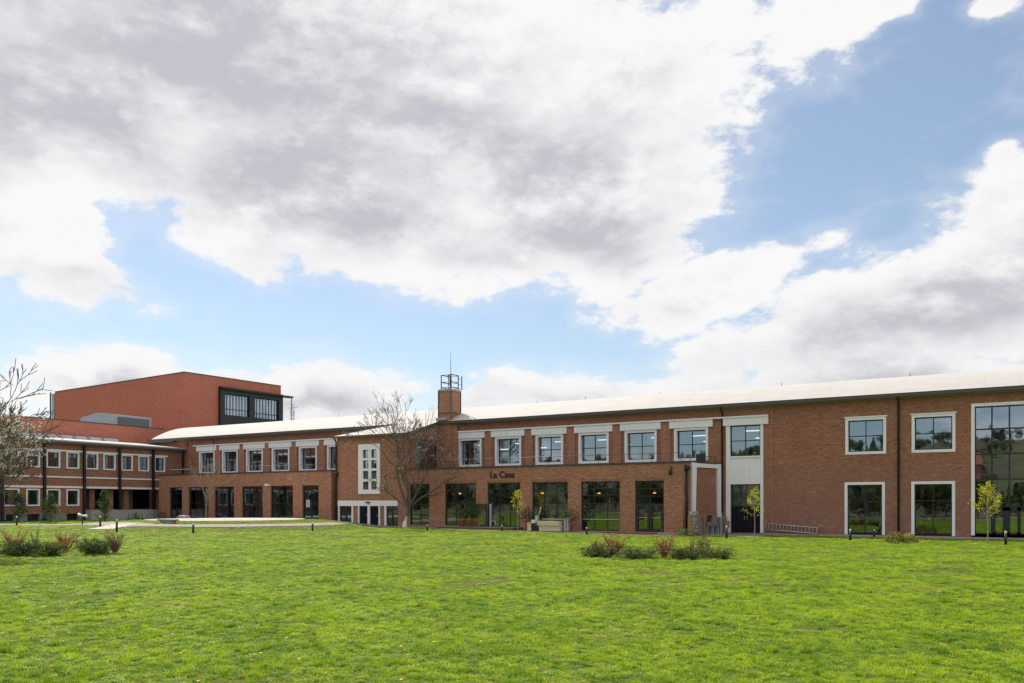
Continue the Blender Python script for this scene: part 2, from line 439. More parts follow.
M['lamp_white'] = flat_mat('opal_diffuser', (.8, .78, .72), .35, .03, 5)
M['red'] = flat_mat('red_plastic', (.35, .02, .02), .4, .1, 5)
M['curtain'] = flat_mat('pale_curtain', (.55, .55, .6), .9, .1, 3)
M['pendant'] = emit_mat('lit_pendant_shade', (1, .42, .12), 2.2)
M['strip'] = emit_mat('lit_ceiling_strip', (1, .97, .92), 2.6)
M['bark'] = flat_mat('grey_brown_bark', (.13, .10, .08), .9, .35, 9, bump=.4)
M['twig'] = flat_mat('pinkish_twig_bark', (.13, .10, .082), .9, .3, 9)
M['barkpale'] = flat_mat('young_bark', (.30, .24, .18), .85, .25, 9)
M['lime'] = flat_mat('whitewashed_bark', (.70, .69, .68), .9, .12, 6)
M['birchbark'] = flat_mat('birch_bark', (.6, .58, .54), .8, .3, 7)
M['leaf_yellow'] = leaf_mat('young_yellow_leaf', (.50, .54, .02), (.82, .76, .04), .5)
M['leaf_dark'] = leaf_mat('laurel_leaf', (.02, .05, .015), (.05, .10, .03), .2)
M['leaf_conifer'] = leaf_mat('conifer_leaf', (.03, .06, .02), (.15, .21, .06), .25, scale=2.5)
M['juniper'] = leaf_mat('juniper_leaf', (.05, .075, .02), (.19, .22, .055), .25, scale=2.5)
M['goldjuniper'] = leaf_mat('golden_shrub_leaf', (.20, .19, .04), (.46, .42, .10), .3)
M['redtwig'] = leaf_mat('reddish_twig', (.28, .075, .055), (.48, .17, .12), .3)
M['browntwig'] = leaf_mat('brown_twig', (.16, .09, .055), (.34, .2, .12), .2)
M['bud'] = leaf_mat('pale_bud', (.42, .32, .28), (.62, .52, .46), .3)
M['blossom'] = leaf_mat('cream_blossom', (.72, .66, .50), (.88, .84, .70), .4)
M['wood_leaf'] = leaf_mat('spring_tree_leaf', (.05, .075, .02), (.14, .16, .05), .3)

def roof_mat():
    m, N, b = new_mat('white_roof_membrane')
    uv = N.add('ShaderNodeTexCoord').outputs['UV']
    n = N.noise(N.mapping(uv, scale=(.5, 2.2, 1)), 1.0, 6, .65)
    c = N.mix(N.ramp(n, .3, .75), (.49, .465, .435), (.55, .525, .495))
    st = N.noise(N.mapping(uv, scale=(3.2, .14, 1)), 1.0, 5, .7)
    c = N.mix(N.ramp(st, .50, .74, 0, .35), c, (.38, .345, .31))
    w = N.add('ShaderNodeTexBrick'); N.l.new(uv, w.inputs['Vector']); w.offset = 0
    w.inputs['Scale'].default_value = 1; w.inputs['Brick Width'].default_value = 1.05; w.inputs['Row Height'].default_value = 40
    w.inputs['Mortar Size'].default_value = .02
    c = N.mix(N.math('MULTIPLY', w.outputs['Fac'], .18), c, (.42, .4, .37))
    N.put(b.inputs['Base Color'], c); b.inputs['Roughness'].default_value = .7; b.inputs['Specular IOR Level'].default_value = .3
    return m
M['roof'] = roof_mat()
def lawn_mat():
    m, N, b = new_mat('lawn_soil_and_thatch')
    tc = N.add('ShaderNodeTexCoord').outputs['Object']
    n1 = N.noise(tc, .9, 6, .6); n2 = N.noise(tc, 9, 6, .65); n3 = N.noise(tc, .16, 4, .55)
    c = N.mix(N.ramp(n1, .3, .7), (.10, .12, .02), (.16, .17, .035))
    c = N.mix(N.ramp(n2, .42, .68, 0, .7), c, (.045, .085, .014))
    c = N.mix(N.ramp(n3, .58, .74, 0, .5), c, (.20, .20, .06))
    sp = N.add('ShaderNodeSeparateXYZ'); N.l.new(tc, sp.inputs[0])
    rough_land = N.mix(N.ramp(N.noise(tc, .05, 5, .6), .4, .6), (.10, .085, .05), (.12, .13, .05))
    c = N.mix(N.ramp(sp.outputs[1], -34, -42), c, rough_land)
    N.put(b.inputs['Base Color'], c); b.inputs['Roughness'].default_value = .9; b.inputs['Specular IOR Level'].default_value = .1
    bn = N.add('ShaderNodeBump'); bn.inputs['Strength'].default_value = .8; bn.inputs['Distance'].default_value = .05
    N.l.new(N.noise(tc, 14, 6, .7), bn.inputs['Height']); N.l.new(bn.outputs[0], b.inputs['Normal'])
    return m
M['lawn'] = lawn_mat()
def pave_mat(name, c, size=.4):
    m, N, b = new_mat(name)
    tc = N.add('ShaderNodeTexCoord').outputs['Object']
    br = N.add('ShaderNodeTexBrick'); N.l.new(tc, br.inputs['Vector']); br.inputs['Scale'].default_value = 1
    br.inputs['Brick Width'].default_value = size * 1.5; br.inputs['Row Height'].default_value = size; br.inputs['Mortar Size'].default_value = .01
    br.inputs['Color1'].default_value = (*c, 1); br.inputs['Color2'].default_value = (*[x * .85 for x in c], 1); br.inputs['Mortar'].default_value = (*[x * .5 for x in c], 1)
    n = N.noise(tc, 1.3, 6, .65)
    N.put(b.inputs['Base Color'], N.mix(N.ramp(n, .4, .75, 0, .5), br.outputs[0], tuple(x * .6 for x in c)))
    b.inputs['Roughness'].default_value = .85
    return m
M['pave'] = pave_mat('grey_pavers', (.26, .245, .24))
M['palepave'] = pave_mat('pale_concrete_slabs', (.60, .53, .46), .9)
M['path'] = pave_mat('path_pavers', (.36, .31, .26), .2)
M['redpave'] = brick_mat('red_paving_brick', (.25, .075, .055), (.19, .065, .05), (.2, .15, .13))

# ------------------------------------------------------------------ the ground
YA, YB, YC = 60.6, 55.7, 55.9
XW = -79.0
MC = Vector((-56.4, 47.6)); MR = 6.4
def sstep(a, b, x):
    t = max(0, min(1, (x - a) / (b - a))); return t * t * (3 - 2 * t)
def zg(x, y):
    g = .6 * max(0, min(1, (-x - 15) / 64))
    r = math.hypot(x - MC.x, y - MC.y)
    if r < 14: g += (.86 - g) * sstep(13.5, 6.6, r)
    d = math.hypot(x, y)
    if y < YB - 3 and r > 10 and -74 < x:
        g += .05 * mnoise.noise(Vector((x * .22, y * .22, 0))) * sstep(0, 6, YB - 3 - y) * (1 if d < 120 else 0)
    if y < -90: g += 8 * sstep(-90, -300, y) * math.exp(-((x - 5) / 95) ** 2)
    if y < -60:                                                  # the land rises behind the photographer
        k = sstep(-70, -330, y)
        g += 23 * k + 6 * k * mnoise.noise(Vector((x * .006, y * .006, 3)))
    return g
def strips(lst):
    out = []
    for a, b, st in lst:
        n = max(1, round((b - a) / st)); out += [a + (b - a) * i / n for i in range(n)]
    return out + [lst[-1][1]]
gx = strips([(-1500, -400, 110), (-400, -90, 14), (-90, 25, .75), (25, 300, 14), (300, 1500, 120)])
gy = strips([(-900, -340, 60), (-340, -20, 10), (-20, 62, .75), (62, 120, 12), (120, 2500, 200)])
verts = [(x, y, zg(x, y)) for y in gy for x in gx]
nx = len(gx)
faces = [(j * nx + i, j * nx + i + 1, (j + 1) * nx + i + 1, (j + 1) * nx + i) for j in range(len(gy) - 1) for i in range(nx - 1)]
me = bpy.data.meshes.new('lawn'); me.from_pydata(verts, [], faces); me.materials.append(M['lawn'])
me.polygons.foreach_set('use_smooth', [True] * len(faces)); me.update()
lawn = bpy.data.objects.new('lawn', me); col.objects.link(lawn); tag(lawn, kind='structure')

def sheet(name, mat, outline_fn, us, vs, lift=.03, skirt=.12, parent=None):
    """sheet draped on the ground: outline_fn(u,v)->(x,y)"""
    mb = MB(); g = [[None] * len(us) for _ in vs]
    for j, v in enumerate(vs):
        for i, u in enumerate(us):
            x, y = outline_fn(u, v); g[j][i] = (x, y, zg(x, y) + lift)
    for j in range(len(vs) - 1):
        for i in range(len(us) - 1):
            q = [g[j][i], g[j][i + 1], g[j + 1][i + 1], g[j + 1][i]]
            mb.quad(q, [(p[0], p[1]) for p in q], smooth=True)
    lowz = lambda p: (p[0], p[1], p[2] - skirt)
    for row in (g[0], g[-1]):
        for a, b in zip(row[:-1], row[1:]): mb.quad([lowz(a), lowz(b), b, a])
    for c in (0, -1):
        for j in range(len(vs) - 1):
            a, b = g[j][c], g[j + 1][c]; mb.quad([lowz(a), lowz(b), b, a])
    o = mb.build(name, mat); tag(o, kind='structure'); return o
fr01 = lambda n: [i / n for i in range(n + 1)]
sheet('gravel_walk', M['palepave'], lambda u, v: (-150 + u * 220, -24 - v * 2.5 + 3 * math.sin(u * 7)), fr01(90), fr01(2), .05)
# pavement along the restaurant and the entrance
sheet('pavement', M['pave'], lambda u, v: (-52.6 + u * 34.0, 53.5 + v * (2.25 + .1 * u)), fr01(46), fr01(4), .035)
# narrow drip strip at the foot of the long wall
sheet('drip_strip', M['pave'], lambda u, v: (-18.6 + u * 34, 59.4 + v * 1.2), fr01(40), fr01(2), .03)
sheet('service_pavement', M['pave'], lambda u, v: (-18.6 + u * 4.6, 55.6 + v * 3.8), fr01(8), fr01(6), .04)
# round mound: slab top, path ring
mb = MB(); n = 72
tz = .93
top = [(MC.x + MR * math.cos(2 * PI * k / n), MC.y + MR * math.sin(2 * PI * k / n), tz) for k in range(n)]
mb.quad(top, [(p[0], p[1]) for p in top])
for k in range(n):
    a, b = top[k], top[(k + 1) % n]; mb.quad([(a[0], a[1], tz - .25), (b[0], b[1], tz - .25), b, a])
tag(mb.build('round_terrace', M['palepave']), kind='structure')
sheet('ring_path', M['path'], lambda u, v: (MC.x + (9.3 + v * 1.3) * math.cos(rad(-172 + u * 196)), MC.y + (9.3 + v * 1.3) * math.sin(rad(-172 + u * 196))), fr01(60), fr01(3), .045)
# path from the left wing to the ring
def pathline(pts, w):
    pts = [Vector(p) for p in pts]
    def f(u, v):
        k = u * (len(pts) - 1); i = min(int(k), len(pts) - 2); t = k - i
        p = pts[i].lerp(pts[i + 1], t); d = (pts[min(i + 1, len(pts) - 1)] - pts[i]).normalized()
        return (p.x + d.y * (v - .5) * w, p.y - d.x * (v - .5) * w)
    return f
a1 = gp(-60, 524.6, .56); a2 = gp(30, 524.3, .56); a3 = gp(90, 524.9, .56); a4 = gp(140, 526.2, .6)
PL = [a1.xy, a2.xy, a3.xy, a4.xy]
sheet('garden_path', M['path'], pathline(PL, 2.2), fr01(45), fr01(3), .035)
sheet('stone_patch', M['palepave'], lambda u, v: (gp(112 + u * 26, 525.6, .6).x + v * 1.5, gp(112 + u * 26, 525.6, .6).y - v * 3.0), fr01(10), fr01(5), .06)
sheet('deck_forecourt', M['palepave'], lambda u, v: (gp(118 + u * 40, 521.6, .6).x - v * 1.2, gp(118 + u * 40, 521.6, .6).y + v * 1.8), fr01(10), fr01(3), .05)

# ------------------------------------------------------------------ window builder
rng = random.Random(5)
def pane_mb(fr, s0, s1, z0, z1, d, cs, rs, tilt=.0022):
    mb = MB()
    for a, b in zip(cs[:-1], cs[1:]):
        for c, e in zip(rs[:-1], rs[1:]):
            t1, t2, t3 = (rng.uniform(-tilt, tilt) for _ in range(3))
            A, B = s0 + a * (s1 - s0), s0 + b * (s1 - s0); C, E = z0 + c * (z1 - z0), z0 + e * (z1 - z0)
            w_, h_ = B - A, E - C
            mb.quad([fr.p(A, d, C), fr.p(B, d + t1 * w_, C), fr.p(B, d + t1 * w_ + t2 * h_, E), fr.p(A, d + t2 * h_, E)],
                    [(A, C), (B, C), (B, E), (A, E)])
    return mb
def window(parent, fr, s0, s1, z0, z1, cols=(0, .5, 1), rows=(0, .5, 1), bottom=True, d=.22, bar=.06, fw=.07, surround=0, proud=.04, head=None,
           glass='glass', frame='dark', name='window', sill=False, extra=None, panel_below=None):
    """dark frame with bars > pane (and the white surround as another sub-part)"""
    mb = MB()
    fbox(mb, fr, s0, s0 + fw, d, d + .08, z0, z1); fbox(mb, fr, s1 - fw, s1, d, d + .08, z0, z1)
    fbox(mb, fr, s0 + fw, s1 - fw, d, d + .08, z0, z0 + fw); fbox(mb, fr, s0 + fw, s1 - fw, d, d + .08, z1 - fw, z1)
    for c in cols[1:-1]:
        x = s0 + c * (s1 - s0); fbox(mb, fr, x - bar / 2, x + bar / 2, d + .002, d + .078, z0 + fw, z1 - fw)
    for r in rows[1:-1]:
        z = z0 + r * (z1 - z0); fbox(mb, fr, s0 + fw, s1 - fw, d + .006, d + .072, z - bar / 2, z + bar / 2)
    if extra:
        for (a0, a1, b0, b1) in extra:
            X0, X1, Z0, Z1 = s0 + a0 * (s1 - s0), s0 + a1 * (s1 - s0), z0 + b0 * (z1 - z0), z0 + b1 * (z1 - z0)
            for q in ((X0, X0 + .1, Z0, Z1), (X1 - .1, X1, Z0, Z1), (X0 + .1, X1 - .1, Z0, Z0 + .1), (X0 + .1, X1 - .1, Z1 - .1, Z1)):
                fbox(mb, fr, q[0], q[1], d - .02, d + .06, q[2], q[3])
    o = mb.build(name, M[frame], parent)
    pane_mb(fr, s0, s1, z0, z1, d + .04, cols, rows).build('pane', M[glass], o)
    if surround:
        mb = MB(); w = surround
        e = .02
        # lines the reveal as well as framing the opening
        zb_ = z0 - w if bottom else z0 - .08
        fbox(mb, fr, s0 - w, s0, -proud, d, zb_, z1 + w); fbox(mb, fr, s1, s1 + w, -proud, d, zb_, z1 + w)
        if bottom: fbox(mb, fr, s0, s1, -proud, d, z0 - w, z0)
        fbox(mb, fr, s0, s1, -proud, d, z1, z1 + w)
        if head: fbox(mb, fr, s0 - w - head[0], s1 + w + head[0], -proud - .06, d - .02, z1 + w - .01, z1 + w + head[1])
        mb.build('surround', M['white'], o)
    return o

# ------------------------------------------------------------------ the long factory hall
fA = Fr((0, YA, 0), (1, 0, 0), (0, 1, 0))
XL, XR = -84.1, 17.0
hall = empty('factory_hall', (-33, YA + 6, 0), 'long two storey red brick factory hall with white vaulted roof and white framed upper windows', 'building')
def XY(u, Y): return onY(u, 503, Y).x
def ZY(u, v, Y): return onY(u, v, Y).z
ops = []; wins = []
SW = .21
upA = [(458.5, 482), (495, 521.5), (535.5, 563.5), (578.5, 609), (624.5, 657), (674, 708.5)]
upL = [(199.2, 215), (222.2, 238.1), (246.3, 263.3), (271.9, 289.8), (299.1, 317.3), (327.2, 347)]
z_out0, z_out1 = 5.50, 8.05
for k, (a, b) in enumerate(upA + upL):
    x0, x1 = XY(a, YA), XY(b, YA)
    s0, s1, z0, z1 = x0 + SW, x1 - SW, z_out0 + SW, z_out1 - SW
    ops.append((x0 + .02, x1 - .02, z_out0 + .02, z_out1 - .02)); wins.append((s0, s1, z0, z1, 'bay'))
# white bay with the tall door
wb0, wb1 = XY(726.1, YA), XY(763.4, YA)
ops.append((wb0, wb1, 0.12, 8.0))
# two upper and two lower windows in the blind wall
for (a, b) in ((845, 886.5), (911.3, 955.8)):
    x0, x1 = XY(a, YA), XY(b, YA)
    zt = 8.18; zb = 5.62
    ops.append((x0 + .02, x1 - .02, zb + .02, zt - .02)); wins.append((x0 + .2, x1 - .2, zb + .2, zt - .2, 'upper'))
for i, (a, b) in enumerate(((844.3, 885.3), (911, 955.5))):
    x0, x1 = XY(a, YA), XY(b, YA)
    ops.append((x0 + .02, x1 - .02, .14, 3.74)); wins.append((x0 + .2, x1 - .2, .22, 3.55, 'lower%d' % i))
bx0 = XY(970.8, YA); bx1 = bx0 + .44 + 7 * (XY(990.5, YA) - XY(973.3, YA))
ops.append((bx0 + .02, bx1 - .02, .1, 8.68))
mb = MB(); fwall(mb, fA, XL, XR, -.3, 9.36, .42, ops)
# back and end walls (brick too)
mb.box(XL, XR, YA + 11.6, YA + 12, -.3, 9.36); mb.box(XL, XL + .4, YA + .42, YA + 11.6, -.3, 9.36); mb.box(XR - .4, XR, YA + .42, YA + 11.6, -.3, 9.36)
mb.build('wall', M['brick'], hall)
# raised brick strips between the bay windows
def one(name, mat, par, *b):
    for q in b: m_b = MB(); fbox(m_b, *q); m_b.build(name, M[mat], par)
pil = [(485.2, 492.2), (525.3, 533), (567.5, 575.5), (613.3, 621.5), (661.3, 670.3)]
for a, b in pil:
    x0, x1 = XY(a, YA), XY(b, YA); one('pilaster', 'brick_b', hall, (fA, x0, x1, -.09, .0, 5.2, 8.52))
for (a0, a1), (b0, b1) in zip(upL[:-1], upL[1:]):
    c = (XY(a1, YA) + XY(b0, YA)) / 2; one('pilaster', 'brick_b', hall, (fA, c - .4, c + .4, -.09, 0, 5.2, 8.52))
x = XY(771, YA); one('brick_rib', 'brick_b', hall, (fA, x, x + .12, -.04, 0, 0, 9.3))
# thin white cornice over the bays
one('cornice', 'white', hall, (fA, XY(457.5, YA), XY(768.5, YA), -.22, 0, 8.58, 8.70), (fA, XY(194.5, YA), XY(349, YA), -.22, 0, 8.58, 8.70))
nb = 0
for (s0, s1, z0, z1, kind) in wins:
    if kind == 'bay':
        o = window(hall, fA, s0, s1, z0, z1, surround=SW - .02, proud=.05, d=.3, bar=.06)
        mb = MB(); fbox(mb, fA, s0 - .55, s1 + .55, -.14, 0, 8.03, 8.578); mb.build('head_cap', M['white'], o)
    elif kind == 'upper':
        o = window(hall, fA, s0, s1, z0, z1, surround=.18, proud=.04, rows=(0, .5, 1))
        mb = MB(); fbox(mb, fA, s0 - .26, s1 + .26, -.09, 0, z1 + .18, z1 + .26); mb.build('head_cap', M['white'], o)
    elif kind == 'lower0':
        window(hall, fA, s0, s1, z0, z1, cols=(0, .5, 1), rows=(0, .34, 1), surround=.18, proud=.04, bottom=False, glass='glass_low', extra=[(.52, .98, .36, .67)])
    else:
        window(hall, fA, s0, s1, z0, z1, cols=(0, .5, 1), rows=(0, .345, .67, 1), surround=.18, proud=.04, bottom=False, glass='glass_low')
# white bay: upper window, plain panel, tall door
gw0, gw1 = XY(730.2, YA), XY(760.4, YA)
zdoor = ZY(742, 484.2, YA); zsw = ZY(745, 456, YA); ztw = ZY(745, 425.2, YA)
mb = MB()
fbox(mb, fA, wb0, gw0, -.05, .35, .1, 8.03); fbox(mb, fA, gw1, wb1, -.05, .35, .1, 8.03)
fbox(mb, fA, gw0, gw1, -.05 + .03, .3, zdoor, zsw - .12); fbox(mb, fA, gw0, gw1, -.1, .3, zsw - .12, zsw); fbox(mb, fA, gw0, gw1, -.05, .35, ztw, 8.03)
fbox(mb, fA, XY(722.8, YA), XY(768.5, YA), -.14, 0, 8.034, 8.578)
fbox(mb, fA, XY(741.5, YA), XY(745.5, YA), -.03, -.02, ZY(744, 471.7, YA), ZY(744, 470.9, YA))
mb.build('white_bay', M['plaster'], hall)
window(hall, fA, gw0, gw1, zsw, ztw, d=.1, fw=.08)
o = window(hall, fA, gw0, gw1, ZY(745, 506.5, YA), zdoor, cols=(0, .52, 1), rows=(0, 1), d=.2, glass='glass_low', name='door_light')
mb = MB(); fbox(mb, fA, gw0, gw1, .5, .52, ZY(745, 506.5, YA), zdoor); mb.build('pane_backing', M['curtain'], hall)  # pale sheet added behind the glass so the pane reads lighter
mb = MB(); dz = ZY(745, 506.5, YA); m_ = (gw0 + gw1) / 2
for a, b in ((gw0, m_ - .01), (m_ + .01, gw1)):
    fbox(mb, fA, a, b, .2, .27, .14, dz)
    fbox(mb, fA, a + .12, b - .12, .18, .2, .3, dz - .15)
dd = mb.build('door', M['panel'], hall)
mb = MB()
for a in (m_ - .1, m_ + .1): mb.tube([fA.p(a, .14, 1.0), fA.p(a, .14, 1.35)], .015, 6)
mb.build('handle', M['alu'], dd)
# tall glazed entrance at the right
cw = XY(990.5, YA) - XY(973.3, YA)
cc = [bx0 + .22 + cw * k for k in range(0, 8)]
zt = 8.5; rowz = [.3, 3.05, ZY(990, 453, YA) , ZY(990, 429, YA), zt]
rowz = [.3, ZY(985, 506.8, YA), ZY(985, 479.3, YA), ZY(985, 454, YA), ZY(985, 429, YA), zt]
W_ = cc[-1] - cc[0]
window(hall, fA, cc[0], cc[-1], .3, zt, cols=tuple((c - cc[0]) / W_ for c in cc), rows=tuple((z - .3) / (zt - .3) for z in rowz),
       d=.2, bar=.09, surround=.2, proud=.05, bottom=False, name='glazed_wall')
mb = MB(); c0, c1 = cc[2] - .1, cc[4] - .1; zt2 = rowz[1] - .02
c0 = XY(992, YA); c1 = XY(1021, YA); mid_ = (c0 + c1) / 2
for q in ((c0, c0 + .2, .3, zt2), (c1 - .2, c1, .3, zt2), (mid_ - .2, mid_ + .2, .3, zt2), (c0, c1, zt2 - .22, zt2), (c0, c1, .3, .42)):
    fbox(mb, fA, q[0], q[1], .1, .198, q[2], q[3])
gd = mb.build('glazed_door', M['dark'], hall)
# vaulted roof
mb = MB()
Y0 = 60.1; prof = []
for k in range(25):
    y = 12.6 * k / 24; prof.append((Y0 + y, 9.63 + .6 * y - .05 * y * y + (0 if y < 11.9 else 0)))
RX0, RX1 = XL, XR + .5
nseg = 50
for (ya, za), (yb, zb) in zip(prof[:-1], prof[1:]):
    for i in range(nseg):
        xa = RX0 + (RX1 - RX0) * i / nseg; xb = RX0 + (RX1 - RX0) * (i + 1) / nseg
        mb.quad([(xa, ya, za), (xb, ya, za), (xb, yb, zb), (xa, yb, zb)], [(xa, ya - Y0), (xb, ya - Y0), (xb, yb - Y0), (xa, yb - Y0)], smooth=True)
    mb.quad([(RX0, ya, za - .2), (RX0, yb, zb - .2), (RX1, yb, zb - .2), (RX1, ya, za - .2)], smooth=True)
    for xx in (RX0, RX1): mb.quad([(xx, ya, za - .2), (xx, ya, za), (xx, yb, zb), (xx, yb, zb - .2)])
mb.quad([(RX0, Y0, 9.43), (RX1, Y0, 9.43), (RX1, Y0, 9.63), (RX0, Y0, 9.63)])
rf = mb.build('roof', M['roof'], hall)
for xx in (XL + .05, XR - .05):           # gable infill under the vault
    mb = MB()
    for (ya, za), (yb, zb) in zip(prof[1:-2], prof[2:-1]): mb.quad([(xx, ya, 9.3), (xx, yb, 9.3), (xx, yb, zb - .2), (xx, ya, za - .2)])
    mb.build('gable', M['soffit'], hall)
mb = MB()
mb.box(RX0 - .6, RX1, 59.98, 60.12, 9.40, 9.60); mb.box(RX0 - .6, RX1, 59.95, 60.0, 9.57, 9.615)
mb.build('gutter', M['gutter'], hall)
mb = MB()
mb.hexa([(RX0, 60.12, 9.38), (RX1, 60.12, 9.38), (RX1, 60.6, 9.28), (RX0, 60.6, 9.28), (RX0, 60.12, 9.42), (RX1, 60.12, 9.42), (RX1, 60.6, 9.40), (RX0, 60.6, 9.40)])
mb.build('soffit', M['soffit'], hall)
mb = MB()
mb.box(RX0 - .8, RX0 + 4, 60.0, 66, 9.2, 9.4); mb.box(-90, RX0, 60.9, 64, 9.0, 9.25)
mb.build('flat_eave', M['gutter'], hall)
one('plinth', 'concrete', hall, (fA, XY(722, YA), wb0 - .002, -.03, 0, -.1, .11), (fA, wb1 + .002, XR, -.03, 0, -.1, .095))
for k, x in enumerate((-80, -74.5, -60.2, -52, -36.5, -31.2, -24.5, -14.2, -5.5, 3.4, 8.8)):
    y = 65.0 + .9 * math.sin(x); yy = y - Y0; z = 9.63 + .6 * yy - .05 * yy * yy
    mb = MB(); mb.tube([(x, y, z - .02), (x, y, z + .16 + .06 * (k % 3))], .022, 5); mb.build('vent_pipe', M['gutter'], hall)
# downpipes
for u, z0, z1 in ((722.6, 1.6, 9.3), (898.7, .1, 9.3), (214.6, 8.0, 9.3)):
    mb = MB(); x = XY(u, YA)
    mb.tube([(x, 60.06, 9.45), (x, 60.2, 9.2), (x, 60.49, 8.9 if z0 < 5 else 9.0), (x, 60.49, z0)], .07 if z0 < 5 else .04, 8)
    for z in (2.5, 5.0, 7.5):
        if z > z0: mb.box(x - .1, x + .1, 60.46, 60.6, z, z + .05)
    mb.build('downpipe', M['black'], hall)
mb = MB(); x = XY(187, YA); mb.box(x - .22, x + .22, 60.45, 60.6, ZY(187, 446.3, YA), ZY(187, 443, YA)); mb.build('alarm_box', M['red'], hall)
# roof top rods
for u, v in ((234.6, 424), (270.6, 421), (486, 403), (553, 396), (565, 393.5)):
    pass
# interior seen through the panes
mb = MB()
mb.box(XL + .5, XR - .5, YA + .45, YA + 11.5, 4.75, 5.0); mb.box(XL + .5, XR - .5, YA + 6.9, YA + 7.0, 5.0, 9.3)
mb.box(XL + .5, XR - .5, YA + .45, YA + 7, 8.9, 9.0)
mb.box(XL + .5, bx0 - .6, YA + 4.9, YA + 5.0, 0, 4.75)
for x in (-43.5, -30, -24.3, -17.7, -12, -4.5, 1.6): mb.box(x, x + .12, YA + .45, YA + 6.9, 0, 8.9)
mb.build('room', M['room'], hall)
mb = MB(); mb.box(XL + .5, XR - .5, YA + .45, YA + 11.5, .0, .1); mb.box(XL + .5, XR - .5, YA + .45, YA + 6.8, 5.003, 5.05); mb.build('room_floor', M['floor'], hall)
for (s0, s1, z0, z1, kind) in wins:
    if kind == 'bay' and s0 > -44:
        for yy, zz in ((2.2, 7.55), (5.0, 7.3)): mb = MB(); mb.box(s0 + .5, s1 - .1, YA + yy, YA + yy + .12, zz, zz + .06); mb.build('ceiling_light', M['strip'], hall)
for yy, zz in ((2.2, 7.75), (5.0, 7.4)): mb = MB(); mb.box(gw0 + .6, gw1 - .1, YA + yy, YA + yy + .12, zz, zz + .06); mb.build('ceiling_light', M['strip'], hall)

# chimney
chim = empty('brick_chimney', (-42.7, 60.9, 0), 'square brick chimney rising from the roof with steel straps and an antenna cage on top', 'chimney')
cx0, cx1 = XY(438.6, 60.2), XY(451.3, 60.2); cy0 = 60.2; cy1 = cy0 + (cx1 - cx0) * 1.05
zc = 12.35
mb = MB(); mb.box(cx0, cx1, cy0, cy1, 5.1, zc); mb.box(cx0 + .3, cx1 + .55, cy0 + .1, cy1, 5.1, 9.5)
mb.build('shaft', M['brick_b'], chim)
mb = MB()
for (x, y) in ((cx0, cy0), (cx1, cy0), (cx1, cy1)): mb.box(x - .05, x + .05, y - .05, y + .05, 9.9, zc - .02)
zb_ = ZY(451, 412.5, 60.2)
mb.box(cx0 - .06, cx1 + .06, cy0 - .06, cy1 + .06, zb_ - .04, zb_ + .04)
mb.build('straps', M['gutter'], chim)
mb = MB(); mb.box(cx0 - .06, cx1 + .06, cy0 - .06, cy1 + .06, zc, zc + .16); mb.build('cap', M['concrete'], chim)
mb = MB(); mb.box(cx0 - .1, cx0 + 1.0, cy0 - .3, cy0 + .2, 9.7, 9.95); mb.build('flashing', M['concrete'], chim)
cage = MB(); zt = ZY(445, 374.3, 60.2); zm = (zc + .16 + zt) / 2
qx0, qx1, qy0, qy1 = cx0 + .22, cx1 - .12, cy0 + .1, cy1 - .2
for (x, y) in ((qx0, qy0), (qx1, qy0), (qx1, qy1), (qx0, qy1)): cage.tube([(x, y, zc + .1), (x, y, zt)], .05, 5)
for z in (zm, zt - .02, zc + .35):
    r_ = [(qx0, qy0, z), (qx1, qy0, z), (qx1, qy1, z), (qx0, qy1, z), (qx0, qy0, z)]
    for a, b in zip(r_[:-1], r_[1:]): cage.tube([a, b], .04, 4)
cage.build('cage', M['black'], chim)
mb = MB(); mx_, my_ = (qx0 + qx1) / 2 + .1, (qy0 + qy1) / 2
mb.tube([(mx_, my_, zc + .1), (mx_, my_, zt + .1)], .09, 8); mb.tube([(mx_, my_, zt + .1), (mx_, my_, zt + 1.2), (mx_, my_, ZY(447, 351, 60.5))], [.03, .02, .012], 5)
mb.build('antenna_mast', M['gutter'], chim)
mb = MB(); mb.tube([(mx_ + .05, my_ - .28, zt - .27), (mx_ + .05, my_ - .32, zt + .07)], .17, 10); mb.build('dish', M['metal'], chim)
mb = MB()
for dz in (.0, -.5, -.9): mb.tube([(qx1, qy1, zt - .3 + dz), (qx1 + .35, qy1 + .1, zt - .3 + dz)], .025, 4)
mb.tube([(qx1 + .32, qy1 + .1, zt - 1.3), (qx1 + .32, qy1 + .1, zt - .05)], .05, 6)
mb.build('aerial', M['gutter'], chim)

# ------------------------------------------------------------------ entrance block with the tall white window
fC = Fr((0, YC, 0), (1, 0, 0), (0, 1, 0))
cX0, cX1 = XY(337, YC), XY(409, YC)
ent = empty('entrance_block', ((cX0 + cX1) / 2, YC + 2.3, .25), 'brick entrance block with one tall white multi pane window above white framed dark doors', 'building')
tw = (XY(358.9, YC), XY(380.5, YC), ZY(370, 494, YC), ZY(370, 444, YC))
dlow = (cX0 + .12, XY(397.9, YC), .0, ZY(370, 500.6, YC))
mb = MB(); fwall(mb, fC, cX0, cX1, 0, 8.25, .4, [(tw[0] + .02, tw[1] - .02, tw[2] + .02, tw[3] - .02), dlow])
mb.box(cX0, cX0 + .4, YC + .4, YA, 0, 8.0)
mb.build('wall', M['brick_b'], ent)
